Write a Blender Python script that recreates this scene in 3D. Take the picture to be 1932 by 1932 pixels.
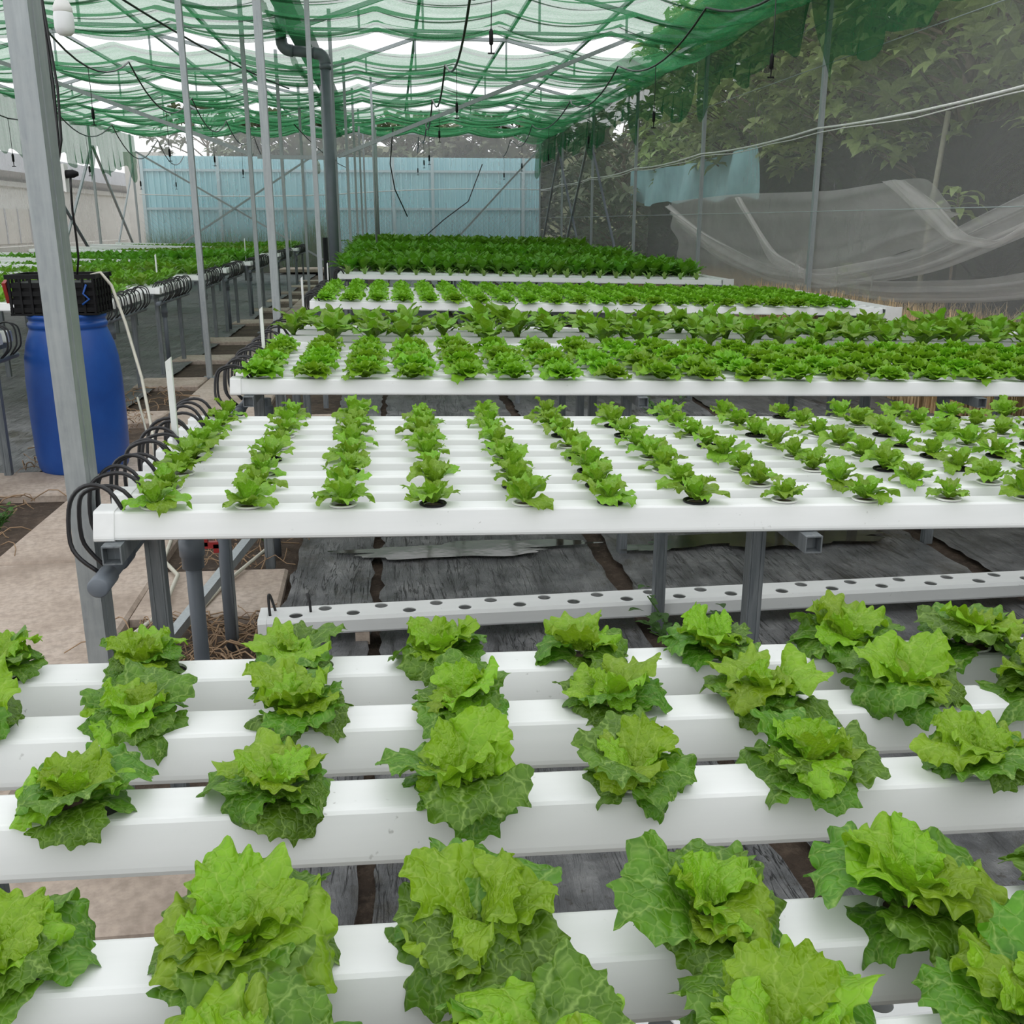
import bpy, math, random
import numpy as np
from mathutils import Vector, Matrix

R = math.radians
scn = bpy.context.scene
for o in list(bpy.data.objects):
    bpy.data.objects.remove(o)
COL = scn.collection

# ------------------------------------------------------------------ camera
CAM_H = 1.45
cam_d = bpy.data.cameras.new('camera')
cam_d.sensor_width = 36.0
cam_d.sensor_fit = 'HORIZONTAL'
cam_d.lens = 36.0 * 1878.0 / 1932.0
cam_d.clip_start = 0.05
cam_d.clip_end = 300.0
cam = bpy.data.objects.new('camera', cam_d)
COL.objects.link(cam)
cam.location = (0.0, 0.0, CAM_H)
PITCH, YAW = R(16.27), R(6.65)
cam.rotation_euler = (R(90) - PITCH, 0.0, -YAW)
scn.camera = cam

# ------------------------------------------------------------------ sky: even white overcast
world = bpy.data.worlds.new('overcast_sky')
scn.world = world
world.use_nodes = True
wn = world.node_tree
wn.nodes.clear()
w_out = wn.nodes.new('ShaderNodeOutputWorld')
w_bg = wn.nodes.new('ShaderNodeBackground')
w_bg.inputs['Color'].default_value = (0.965, 0.985, 1.0, 1.0)
w_bg.inputs['Strength'].default_value = 1.55
wn.links.new(w_bg.outputs[0], w_out.inputs['Surface'])

vs = scn.view_settings
vs.view_transform = 'Standard'
vs.look = 'None'
vs.exposure = 0.0
vs.gamma = 1.0
vs.use_curve_mapping = False


def project(P):
    a = P[0] * math.sin(YAW) + P[1] * math.cos(YAW)
    b = P[0] * math.cos(YAW) - P[1] * math.sin(YAW)
    c = P[2] - CAM_H
    w = a * math.cos(PITCH) - c * math.sin(PITCH)
    v = -a * math.sin(PITCH) - c * math.cos(PITCH)
    if w < 0.05:
        return (-9999, -9999)
    return (966 + 1878 * b / w, 966 + 1878 * v / w)


# ------------------------------------------------------------------ material helpers
def new_mat(name):
    m = bpy.data.materials.new(name)
    m.use_nodes = True
    m.node_tree.nodes.clear()
    return m, m.node_tree


class NT:
    """small helper for node trees"""
    def __init__(self, name):
        self.m, self.t = new_mat(name)
        self.out = self.t.nodes.new('ShaderNodeOutputMaterial')

    def n(self, typ, **kw):
        nd = self.t.nodes.new(typ)
        for k, v in kw.items():
            if k.startswith('i_'):
                nd.inputs[k[2:].replace('_', ' ')].default_value = v
            else:
                setattr(nd, k, v)
        return nd

    def l(self, a, b):
        self.t.links.new(a, b)

    def val(self, sock, v):
        if hasattr(v, 'is_output') or isinstance(v, bpy.types.NodeSocket):
            self.l(v, sock)
        else:
            sock.default_value = v

    def math(self, op, a, b=0.0, c=None, clamp=False):
        nd = self.n('ShaderNodeMath', operation=op, use_clamp=clamp)
        self.val(nd.inputs[0], a)
        self.val(nd.inputs[1], b)
        if c is not None:
            self.val(nd.inputs[2], c)
        return nd.outputs[0]

    def coords(self, kind='Object', scale=(1, 1, 1), rot=(0, 0, 0)):
        tc = self.n('ShaderNodeTexCoord')
        mp = self.n('ShaderNodeMapping')
        mp.inputs['Scale'].default_value = scale
        mp.inputs['Rotation'].default_value = rot
        self.l(tc.outputs[kind], mp.inputs['Vector'])
        return mp.outputs[0]

    def world(self, scale=(1, 1, 1)):
        ge = self.n('ShaderNodeNewGeometry')
        mp = self.n('ShaderNodeMapping')
        mp.inputs['Scale'].default_value = scale
        self.l(ge.outputs['Position'], mp.inputs['Vector'])
        return mp.outputs[0]

    def noise(self, vec, scale=5.0, detail=4.0, rough=0.55, dist=0.0):
        nd = self.n('ShaderNodeTexNoise')
        nd.inputs['Scale'].default_value = scale
        nd.inputs['Detail'].default_value = detail
        nd.inputs['Roughness'].default_value = rough
        nd.inputs['Distortion'].default_value = dist
        self.l(vec, nd.inputs['Vector'])
        return nd.outputs['Fac']

    def ramp(self, fac, stops):
        nd = self.n('ShaderNodeValToRGB')
        cr = nd.color_ramp
        while len(cr.elements) < len(stops):
            cr.elements.new(0.5)
        for e, (p, c) in zip(cr.elements, stops):
            e.position = p
            e.color = c if len(c) == 4 else (*c, 1.0)
        self.l(fac, nd.inputs[0])
        return nd.outputs[0]

    def mix(self, fac, a, b, blend='MIX'):
        nd = self.n('ShaderNodeMix', data_type='RGBA', blend_type=blend)
        self.val(nd.inputs[0], fac)
        for s, v in ((nd.inputs[6], a), (nd.inputs[7], b)):
            if isinstance(v, bpy.types.NodeSocket):
                self.l(v, s)
            else:
                s.default_value = (*v, 1.0) if len(v) == 3 else v
        return nd.outputs[2]

    def bump(self, h, strength=0.3, dist=0.01):
        nd = self.n('ShaderNodeBump')
        nd.inputs['Strength'].default_value = strength
        nd.inputs['Distance'].default_value = dist
        self.l(h, nd.inputs['Height'])
        return nd.outputs[0]

    def principled(self, col, rough=0.5, metal=0.0, bump=None, spec=None, link=True):
        p = self.n('ShaderNodeBsdfPrincipled')
        if isinstance(col, bpy.types.NodeSocket):
            self.l(col, p.inputs['Base Color'])
        else:
            p.inputs['Base Color'].default_value = (*col, 1.0)
        self.val(p.inputs['Roughness'], rough)
        self.val(p.inputs['Metallic'], metal)
        if spec is not None:
            p.inputs['Specular IOR Level'].default_value = spec
        if bump is not None:
            self.l(bump, p.inputs['Normal'])
        if link:
            self.l(p.outputs[0], self.out.inputs['Surface'])
        return p


M = {}


def simple(name, col, rough=0.5, metal=0.0, var=0.12, scale=8.0, bumps=0.1, spec=None, kind='Object', dirt=None, dirt_amt=0.5):
    t = NT(name)
    v = t.coords(kind)
    f = t.noise(v, scale, 5.0)
    dark = tuple(c * (1 - var) for c in col)
    light = tuple(min(1, c * (1 + var)) for c in col)
    c = t.ramp(f, [(0.3, dark), (0.7, light)])
    if dirt:
        d = t.noise(v, scale * 0.45, 8.0, 0.7)
        dm = t.ramp(d, [(0.55, (0, 0, 0)), (0.75, (dirt_amt,) * 3)])
        c = t.mix(dm, c, dirt)
    b = t.bump(f, bumps, 0.004)
    t.principled(c, rough, metal, b, spec)
    M[name] = t.m
    return t.m


# white PVC growing channel: slightly cool white, small specks and faint algae smears
t = NT('white_pvc')
v = t.world()
sm = t.noise(t.world((0.6, 6, 6)), 3.0, 5.0)
c = t.ramp(sm, [(0.25, (0.74, 0.755, 0.745)), (0.7, (0.82, 0.83, 0.82))])
sp = t.noise(v, 95.0, 2.0, 0.5)
spm = t.ramp(sp, [(0.70, (0, 0, 0)), (0.76, (0.55, 0.55, 0.55))])
gate = t.ramp(t.noise(v, 5.0, 3.0), [(0.52, (0, 0, 0)), (0.68, (1, 1, 1))])
c = t.mix(t.math('MULTIPLY', spm, gate), c, (0.16, 0.16, 0.13))
t.principled(c, 0.34, 0.0, t.bump(sm, 0.03, 0.003), 0.45)
M['white_pvc'] = t.m

simple('white_cap', (0.80, 0.81, 0.80), 0.38, var=0.04, scale=20, bumps=0.03)
simple('pipe_grey', (0.135, 0.155, 0.18), 0.42, var=0.10, scale=6, bumps=0.04)
simple('pipe_dark', (0.085, 0.10, 0.125), 0.45, var=0.12, scale=6, bumps=0.04)
simple('black_hose', (0.012, 0.012, 0.014), 0.38, var=0.2, scale=30, bumps=0.02)
simple('black_plastic', (0.007, 0.007, 0.008), 0.5, var=0.3, scale=20, bumps=0.05, spec=0.2)
simple('beige_hose', (0.52, 0.50, 0.42), 0.5, var=0.1, scale=20, bumps=0.02)
simple('red_plastic', (0.32, 0.02, 0.02), 0.4, var=0.1, scale=10, bumps=0.02)
simple('white_plastic', (0.78, 0.78, 0.76), 0.4, var=0.03, scale=10, bumps=0.02)
simple('bulb_glass', (0.82, 0.84, 0.85), 0.3, var=0.02, scale=5, bumps=0.0)
simple('rope_white', (0.72, 0.72, 0.70), 0.8, var=0.1, scale=40, bumps=0.1)
simple('bark', (0.16, 0.12, 0.085), 0.9, var=0.35, scale=12, bumps=0.6)
simple('bamboo', (0.46, 0.44, 0.34), 0.6, var=0.15, scale=10, bumps=0.1)
simple('dry_straw', (0.30, 0.20, 0.12), 0.9, var=0.35, scale=9, bumps=0.1)
simple('dry_grass', (0.62, 0.45, 0.25), 0.9, var=0.35, scale=3, bumps=0.1, kind='Object')
simple('concrete_wall', (0.62, 0.60, 0.56), 0.9, var=0.1, scale=2, bumps=0.1)
simple('shed_paint', (0.72, 0.72, 0.70), 0.7, var=0.06, scale=3, bumps=0.05)
simple('shed_roof', (0.42, 0.43, 0.47), 0.6, var=0.1, scale=3, bumps=0.05)
simple('fence_rail', (0.46, 0.60, 0.64), 0.5, var=0.08, scale=4, bumps=0.03)
simple('chain_wire', (0.40, 0.45, 0.46), 0.5, 0.4, var=0.1, scale=10, bumps=0.02)
simple('tarp_teal', (0.28, 0.52, 0.55), 0.6, var=0.15, scale=2.5, bumps=0.3)
simple('sponge_brown', (0.07, 0.045, 0.03), 0.95, var=0.3, scale=60, bumps=0.3)

# galvanised steel: spangle, streaks, slightly blue grey
t = NT('galvanised')
v = t.coords('Object')
f1 = t.noise(t.coords('Object', (14, 14, 1.2)), 6.0, 6.0, 0.6)
f2 = t.noise(v, 40.0, 3.0)
c = t.ramp(f1, [(0.25, (0.28, 0.31, 0.325)), (0.75, (0.40, 0.43, 0.435))])
c = t.mix(t.ramp(f2, [(0.45, (0, 0, 0)), (0.75, (0.35, 0.35, 0.35))]), c, (0.46, 0.48, 0.48))
t.principled(c, t.math('MULTIPLY_ADD', f2, 0.25, 0.35), 0.55, t.bump(f1, 0.05, 0.003))
M['galvanised'] = t.m

t = NT('galvanised_dull')
f1 = t.noise(t.coords('Object', (14, 14, 1.2)), 6.0, 6.0, 0.6)
c = t.ramp(f1, [(0.30, (0.13, 0.15, 0.165)), (0.68, (0.25, 0.27, 0.28))])
t.principled(c, 0.5, 0.45, t.bump(f1, 0.12, 0.003))
M['galvanised_dull'] = t.m

# blue drum
t = NT('drum_blue')
v = t.coords('Object')
f1 = t.noise(v, 3.0, 6.0, 0.6)
sc = t.noise(t.coords('Object', (25, 25, 2.0)), 5.0, 4.0, 0.7)
c = t.ramp(f1, [(0.3, (0.008, 0.055, 0.27)), (0.7, (0.014, 0.095, 0.40))])
c = t.mix(t.ramp(sc, [(0.62, (0, 0, 0)), (0.8, (0.35,) * 3)]), c, (0.12, 0.2, 0.42))
t.principled(c, 0.42, 0.0, t.bump(f1, 0.15, 0.01))
M['drum_blue'] = t.m

# blue corrugated sheet of the far fence
t = NT('fence_blue')
f1 = t.noise(t.coords('Object', (1, 1, 0.25)), 1.6, 5.0, 0.6)
c = t.ramp(f1, [(0.3, (0.34, 0.66, 0.74)), (0.7, (0.46, 0.77, 0.83))])
t.principled(c, 0.5, 0.0, t.bump(f1, 0.05, 0.01))
M['fence_blue'] = t.m

# concrete of path and slabs: warm pinkish grey, stained
t = NT('concrete')
v = t.world()
a = t.noise(v, 2.2, 8.0, 0.65)
b = t.noise(v, 35.0, 5.0, 0.6)
c = t.ramp(a, [(0.28, (0.27, 0.21, 0.165)), (0.5, (0.46, 0.375, 0.31)), (0.75, (0.58, 0.50, 0.435))])
c = t.mix(t.ramp(b, [(0.35, (0.5,) * 3), (0.6, (0, 0, 0))]), c, (0.22, 0.18, 0.145))
t.principled(c, 0.85, 0.0, t.bump(t.math('ADD', a, t.math('MULTIPLY', b, 0.4)), 0.35, 0.01))
M['concrete'] = t.m

# soil
t = NT('soil')
v = t.world()
a = t.noise(v, 3.0, 9.0, 0.7)
b = t.noise(v, 28.0, 6.0, 0.7)
c = t.ramp(a, [(0.3, (0.035, 0.024, 0.017)), (0.55, (0.085, 0.058, 0.04)), (0.75, (0.15, 0.105, 0.075))])
c = t.mix(t.ramp(b, [(0.5, (0, 0, 0)), (0.7, (0.6,) * 3)]), c, (0.19, 0.14, 0.10))
t.principled(c, 0.92, 0.0, t.bump(b, 0.9, 0.03))
M['soil'] = t.m

# black plastic ground sheet, wrinkled, with grey dust and mud
t = NT('ground_film')
v = t.world()
w1 = t.noise(t.world((6.0, 1.2, 1)), 2.2, 7.0, 0.68, 0.9)
w2 = t.noise(v, 4.5, 7.0, 0.7)
w3 = t.noise(v, 45.0, 4.0, 0.65)
c = t.ramp(w2, [(0.3, (0.055, 0.057, 0.060)), (0.50, (0.15, 0.153, 0.158)), (0.72, (0.30, 0.30, 0.298))])
c = t.mix(t.ramp(w3, [(0.60, (0, 0, 0)), (0.72, (0.7,) * 3)]), c, (0.045, 0.036, 0.022))
mud = t.ramp(t.noise(t.world((1.2, 0.7, 1)), 1.3, 7.0, 0.7), [(0.55, (0, 0, 0)), (0.64, (0.9,) * 3)])
c = t.mix(mud, c, (0.050, 0.043, 0.024))
rg = t.math('MULTIPLY_ADD', w2, 0.5, 0.16)
h = t.math('ADD', t.math('MULTIPLY', w1, 1.0), t.math('MULTIPLY', w3, 0.12))
ln = t.noise(t.world((16.0, 1.1, 1)), 1.6, 3.0, 0.6, 1.2)
thin = t.math('SUBTRACT', 1.0, t.math('DIVIDE', t.math('ABSOLUTE', t.math('SUBTRACT', ln, 0.5)), 0.018), clamp=True)
sel = t.ramp(t.noise(v, 1.7, 3.0), [(0.42, (0, 0, 0)), (0.58, (1, 1, 1))])
thin = t.math('MULTIPLY', thin, sel)
h = t.math('SUBTRACT', h, t.math('MULTIPLY', thin, 0.5))
c = t.mix(t.math('MULTIPLY', thin, 0.8), c, (0.012, 0.012, 0.012))
cr_ = t.ramp(w1, [(0.36, (0.55,) * 3), (0.43, (0, 0, 0))])
c = t.mix(cr_, c, (0.018, 0.018, 0.018))
t.principled(c, rg, 0.0, t.bump(h, 0.8, 0.05), 0.5)
M['ground_film'] = t.m

t = NT('puddle_water')
v = t.world()
a = t.noise(v, 6.0, 5.0, 0.6)
c = t.ramp(a, [(0.4, (0.018, 0.015, 0.008)), (0.65, (0.04, 0.034, 0.018))])
t.principled(c, 0.07, 0.0, t.bump(t.noise(v, 7.0, 3.0), 0.06, 0.01), 0.32)
M['puddle_water'] = t.m


def net_mat(name, col, cover, streak=(1, 1, 1), var=0.25, fine=0.0, transl=0.5, fine_scale=(60, 60, 60)):
    """woven net: a share of holes (transparent) and a share of thread that scatters light"""
    t = NT(name)
    f = t.noise(t.world(streak), 1.0, 6.0, 0.65)
    cov = t.math('MULTIPLY_ADD', t.math('SUBTRACT', f, 0.5), var * 2.0, cover)
    if fine > 0:
        g = t.noise(t.world(fine_scale), 1.0, 3.0, 0.6)
        cov = t.math('MULTIPLY_ADD', t.math('SUBTRACT', g, 0.5), fine * 2.0, cov)
    cov = t.math('MAXIMUM', t.math('MINIMUM', cov, 0.97), 0.05)
    d = t.n('ShaderNodeBsdfDiffuse')
    tr = t.n('ShaderNodeBsdfTranslucent')
    d.inputs['Color'].default_value = (*col, 1)
    tr.inputs['Color'].default_value = (*col, 1)
    ms = t.n('ShaderNodeMixShader')
    ms.inputs[0].default_value = transl
    t.l(d.outputs[0], ms.inputs[1])
    t.l(tr.outputs[0], ms.inputs[2])
    tp = t.n('ShaderNodeBsdfTransparent')
    mm = t.n('ShaderNodeMixShader')
    t.l(cov, mm.inputs[0])
    t.l(tp.outputs[0], mm.inputs[1])
    t.l(ms.outputs[0], mm.inputs[2])
    t.l(mm.outputs[0], t.out.inputs['Surface'])
    M[name] = t.m
    return t.m


net_mat('roof_net', (0.070, 0.29, 0.125), 0.66, (0.6, 7.0, 1.0), 0.18, 0.20, 0.6, (40, 130, 10))
net_mat('skirt_net', (0.045, 0.19, 0.085), 0.70, (3.0, 6.0, 0.5), 0.16, 0.10, 0.55, (60, 60, 25))
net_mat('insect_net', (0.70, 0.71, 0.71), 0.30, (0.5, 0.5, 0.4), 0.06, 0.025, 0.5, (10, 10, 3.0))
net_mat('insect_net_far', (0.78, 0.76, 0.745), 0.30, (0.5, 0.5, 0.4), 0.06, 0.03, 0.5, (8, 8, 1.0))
net_mat('loose_net', (0.94, 0.92, 0.91), 0.50, (2.0, 2.0, 2.0), 0.16, 0.06, 0.5, (14, 14, 14))
net_mat('black_net', (0.028, 0.030, 0.034), 0.80, (0.4, 0.4, 6.0), 0.14, 0.08, 0.35, (2, 2, 70))


def leaf_mat(name, dark, mid, vein, vein_amt=0.6, rough=0.42, transl=0.28, cell=9.0, bump=0.38):
    t = NT(name)
    uv = t.n('ShaderNodeUVMap')
    sep = t.n('ShaderNodeSeparateXYZ')
    t.l(uv.outputs[0], sep.inputs[0])
    x, y = sep.outputs[0], sep.outputs[1]
    wob = t.noise(uv.outputs[0], 6.0, 2.0)
    ang = t.math('ARCTAN2', x, t.math('ADD', y, 0.08))
    ang = t.math('ADD', ang, t.math('MULTIPLY', t.math('SUBTRACT', wob, 0.5), 0.30))
    r = t.math('SQRT', t.math('ADD', t.math('MULTIPLY', x, x), t.math('MULTIPLY', y, y)))
    d = t.math('MULTIPLY', t.math('PINGPONG', t.math('ADD', ang, 3.3), 0.22), r)
    main = t.math('POWER', t.math('SUBTRACT', 1.0, t.math('DIVIDE', d, 0.026), clamp=True), 1.4)
    vo = t.n('ShaderNodeTexVoronoi', feature='DISTANCE_TO_EDGE')
    vo.inputs['Scale'].default_value = cell
    vo.inputs['Randomness'].default_value = 0.95
    nv = t.n('ShaderNodeTexNoise')
    nv.inputs['Scale'].default_value = 7.0
    t.l(uv.outputs[0], nv.inputs['Vector'])
    va = t.n('ShaderNodeVectorMath', operation='MULTIPLY_ADD')
    t.l(nv.outputs['Color'], va.inputs[0])
    va.inputs[1].default_value = (0.16, 0.16, 0.0)
    t.l(uv.outputs[0], va.inputs[2])
    t.l(va.outputs[0], vo.inputs['Vector'])
    ret = t.math('SUBTRACT', 1.0, t.math('DIVIDE', vo.outputs['Distance'], 0.11), clamp=True)
    ret = t.math('POWER', ret, 1.6)
    veins = t.math('MAXIMUM', t.math('MULTIPLY', ret, 0.50), main)
    oi = t.n('ShaderNodeObjectInfo')
    nz = t.noise(uv.outputs[0], 4.0, 4.0)
    base = t.ramp(nz, [(0.25, dark), (0.75, mid)])
    hsv = t.n('ShaderNodeHueSaturation')
    t.l(t.math('MULTIPLY_ADD', oi.outputs['Random'], 0.030, 0.486), hsv.inputs['Hue'])
    t.l(t.math('MULTIPLY_ADD', oi.outputs['Random'], 0.45, 0.78), hsv.inputs['Value'])
    t.l(base, hsv.inputs['Color'])
    c = t.mix(t.math('MULTIPLY', veins, vein_amt), hsv.outputs[0], vein)
    puck = t.math('SUBTRACT', t.math('SMOOTH_MIN', vo.outputs['Distance'], 0.22, 0.15), t.math('MULTIPLY', main, 0.10))
    bmp = t.bump(puck, bump, 0.012)
    p = t.principled(c, rough, 0.0, bmp, 0.4, link=False)
    tr = t.n('ShaderNodeBsdfTranslucent')
    tc = t.mix(0.6, c, mid)
    t.l(tc, tr.inputs['Color'])
    ms = t.n('ShaderNodeMixShader')
    ms.inputs[0].default_value = transl
    t.l(p.outputs[0], ms.inputs[1])
    t.l(tr.outputs[0], ms.inputs[2])
    t.l(ms.outputs[0], t.out.inputs['Surface'])
    M[name] = t.m
    return t.m


leaf_mat('lettuce_outer', (0.048, 0.130, 0.006), (0.125, 0.285, 0.013), (0.36, 0.53, 0.13), 0.62, 0.40, 0.28)
leaf_mat('lettuce_inner', (0.165, 0.335, 0.008), (0.275, 0.475, 0.018), (0.48, 0.63, 0.14), 0.42, 0.40, 0.32)
leaf_mat('lettuce_young', (0.135, 0.30, 0.010), (0.25, 0.45, 0.026), (0.46, 0.66, 0.16), 0.40, 0.42, 0.30, 7.0)
leaf_mat('lettuce_head', (0.115, 0.295, 0.008), (0.27, 0.53, 0.022), (0.36, 0.60, 0.10), 0.30, 0.42, 0.32, 7.0)
leaf_mat('mustard_leaf', (0.10, 0.25, 0.008), (0.22, 0.42, 0.018), (0.40, 0.60, 0.16), 0.40, 0.40, 0.28, 5.0)
leaf_mat('choy_leaf', (0.080, 0.25, 0.010), (0.17, 0.42, 0.022), (0.28, 0.50, 0.09), 0.35, 0.42, 0.28, 5.0)
leaf_mat('seedling_leaf', (0.20, 0.36, 0.06), (0.36, 0.52, 0.14), (0.46, 0.60, 0.24), 0.3, 0.5, 0.25, 5.0)
leaf_mat('weed_leaf', (0.045, 0.12, 0.02), (0.09, 0.21, 0.04), (0.14, 0.26, 0.06), 0.3, 0.5, 0.25, 5.0)
leaf_mat('tree_leaf', (0.15, 0.25, 0.05), (0.44, 0.56, 0.20), (0.56, 0.64, 0.30), 0.4, 0.42, 0.25, 3.0)
leaf_mat('far_leaf', (0.10, 0.13, 0.07), (0.20, 0.23, 0.13), (0.25, 0.28, 0.16), 0.2, 0.6, 0.2, 3.0)
simple('petiole_pale', (0.34, 0.50, 0.16), 0.5, var=0.1, scale=20, bumps=0.02)


# ------------------------------------------------------------------ object helpers
def tag(o, label=None, cat=None, group=None, kind=None):
    if label:
        o['label'] = label
    if cat:
        o['category'] = cat
    if group:
        o['group'] = group
    if kind:
        o['kind'] = kind
    return o


def empty(name, loc=(0, 0, 0), rot=(0, 0, 0), parent=None):
    o = bpy.data.objects.new(name, None)
    o.empty_display_size = 0.05
    o.location = loc
    o.rotation_euler = rot
    COL.objects.link(o)
    if parent:
        o.parent = parent
    return o


def put(name, mesh, parent=None, loc=(0, 0, 0), rot=(0, 0, 0), scale=(1, 1, 1)):
    o = bpy.data.objects.new(name, mesh)
    o.location = loc
    o.rotation_euler = rot
    if isinstance(scale, (int, float)):
        scale = (scale,) * 3
    o.scale = scale
    COL.objects.link(o)
    if parent:
        o.parent = parent
    return o


class MB:
    """collects geometry; .mesh() makes mesh data, .build() one object"""
    def __init__(self):
        self.v, self.f, self.uv = [], [], None

    def box(self, c, s, rot=None):
        i = len(self.v)
        hx, hy, hz = s[0] / 2, s[1] / 2, s[2] / 2
        pts = [(-hx, -hy, -hz), (hx, -hy, -hz), (hx, hy, -hz), (-hx, hy, -hz),
               (-hx, -hy, hz), (hx, -hy, hz), (hx, hy, hz), (-hx, hy, hz)]
        for p in pts:
            p = Vector(p)
            if rot is not None:
                p = rot @ p
            self.v.append((p.x + c[0], p.y + c[1], p.z + c[2]))
        for q in ((0, 3, 2, 1), (4, 5, 6, 7), (0, 1, 5, 4), (1, 2, 6, 5), (2, 3, 7, 6), (3, 0, 4, 7)):
            self.f.append(tuple(i + k for k in q))
        return self

    def bar(self, a, b, w, h=None, roll=0.0):
        """square bar between two points"""
        h = h or w
        a, b = Vector(a), Vector(b)
        d = b - a
        L = d.length
        q = d.to_track_quat('Z', 'Y').to_matrix() @ Matrix.Rotation(roll, 3, 'Z')
        return self.box((a + b) / 2, (w, h, L), q)

    def tube(self, pts, r, n=8, cap=True, radii=None):
        pts = [Vector(p) for p in pts]
        base = len(self.v)
        N = len(pts)
        prev = None
        for k, p in enumerate(pts):
            if k == 0:
                d = pts[1] - pts[0]
            elif k == N - 1:
                d = pts[-1] - pts[-2]
            else:
                d = (pts[k + 1] - pts[k]).normalized() + (pts[k] - pts[k - 1]).normalized()
            if d.length < 1e-9:
                d = Vector((0, 0, 1))
            d.normalize()
            if prev is None:
                up = Vector((0, 0, 1)) if abs(d.z) < 0.9 else Vector((1, 0, 0))
                u = d.cross(up).normalized()
            else:
                u = (prev - d * prev.dot(d))
                if u.length < 1e-6:
                    u = d.orthogonal()
                u.normalize()
            prev = u
            w = d.cross(u)
            rr = radii[k] if radii else r
            for j in range(n):
                a = 2 * math.pi * j / n
                q = p + (u * math.cos(a) + w * math.sin(a)) * rr
                self.v.append((q.x, q.y, q.z))
        for k in range(N - 1):
            for j in range(n):
                a0 = base + k * n + j
                a1 = base + k * n + (j + 1) % n
                self.f.append((a0, a1, a1 + n, a0 + n))
        if cap:
            self.f.append(tuple(base + j for j in range(n))[::-1])
            self.f.append(tuple(base + (N - 1) * n + j for j in range(n)))
        return self

    def lathe(self, prof, n=24, c=(0, 0, 0)):
        base = len(self.v)
        for r, z in prof:
            for j in range(n):
                a = 2 * math.pi * j / n
                self.v.append((c[0] + r * math.cos(a), c[1] + r * math.sin(a), c[2] + z))
        for k in range(len(prof) - 1):
            for j in range(n):
                a0 = base + k * n + j
                a1 = base + k * n + (j + 1) % n
                self.f.append((a0, a1, a1 + n, a0 + n))
        return self

    def grid(self, P):
        """P: array (nu, nv, 3)"""
        nu, nv = P.shape[:2]
        base = len(self.v)
        self.v.extend(map(tuple, P.reshape(-1, 3).tolist()))
        for i in range(nu - 1):
            for j in range(nv - 1):
                a = base + i * nv + j
                self.f.append((a, a + 1, a + nv + 1, a + nv))
        return self

    def prism_x(self, prof, x0, x1, caps=True):
        """profile of (y, z) extruded along x"""
        base = len(self.v)
        n = len(prof)
        for x in (x0, x1):
            for (y, z) in prof:
                self.v.append((x, y, z))
        for j in range(n):
            k = (j + 1) % n
            self.f.append((base + j, base + k, base + n + k, base + n + j))
        if caps:
            self.f.append(tuple(base + j for j in range(n))[::-1])
            self.f.append(tuple(base + n + j for j in range(n)))
        return self

    def mesh(self, name, mat, smooth=False):
        me = bpy.data.meshes.new(name)
        me.from_pydata(self.v, [], self.f)
        if mat:
            me.materials.append(M[mat] if isinstance(mat, str) else mat)
        if smooth:
            me.polygons.foreach_set('use_smooth', [True] * len(me.polygons))
        me.update()
        return me

    def build(self, name, mat, parent=None, smooth=False, loc=(0, 0, 0)):
        return put(name, self.mesh(name, mat, smooth), parent, loc)


ORD = ['zeroth', 'first', 'second', 'third', 'fourth', 'fifth', 'sixth', 'seventh', 'eighth', 'ninth', 'tenth',
       'eleventh', 'twelfth', 'thirteenth', 'fourteenth', 'fifteenth', 'sixteenth', 'seventeenth', 'eighteenth',
       'nineteenth', 'twentieth', 'twenty-first', 'twenty-second', 'twenty-third', 'twenty-fourth', 'twenty-fifth']

# ================================================================== GROUND
X_L, X_R = -0.63, 3.97          # ends of the right-hand beds
TILT = 0.022                    # fall of the channels towards their drain end
Z_TOP = 0.85


def bumpy_grid(x0, x1, y0, y1, nx, ny, z, amp, seed, edge=0.0, ridges=0.0):
    rs = np.random.RandomState(seed)
    xs = np.linspace(x0, x1, nx)
    ys = np.linspace(y0, y1, ny)
    X, Y = np.meshgrid(xs, ys, indexing='ij')
    Z = np.zeros_like(X)
    for k in range(14):
        fx, fy = rs.uniform(0.5, 5), rs.uniform(0.3, 3)
        Z += np.sin(fx * X + fy * Y * rs.choice([-1, 1]) + rs.uniform(0, 6)) / (1 + 0.5 * math.hypot(fx, fy))
    Z *= amp / 2.5
    if ridges:
        for k in range(10):
            x_c, w_ = rs.uniform(x0, x1), rs.uniform(0.012, 0.03)
            sl = rs.uniform(-0.25, 0.25)
            yc, yl = rs.uniform(y0, y1), rs.uniform(0.4, 1.4)
            Z += ridges * np.exp(-((X - x_c - sl * (Y - yc)) / w_) ** 2) * np.exp(-((Y - yc) / yl) ** 2)
    if edge:
        X = X + np.where((X == x0) | (X == x1), rs.uniform(-edge, edge, X.shape), 0)
    return np.stack([X, Y, z + Z], -1)


floor = MB().grid(bumpy_grid(-60, 60, -30, 90, 25, 25, -0.015, 0.0, 1)).build('floor', 'soil')
tag(floor, 'bare brown soil ground under the whole net house', kind='structure')

# concrete walkway slabs along the aisle
path = empty('path')
tag(path, 'pinkish grey concrete walkway along the aisle with cross slabs', kind='structure')
rnd = random.Random(4)


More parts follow.
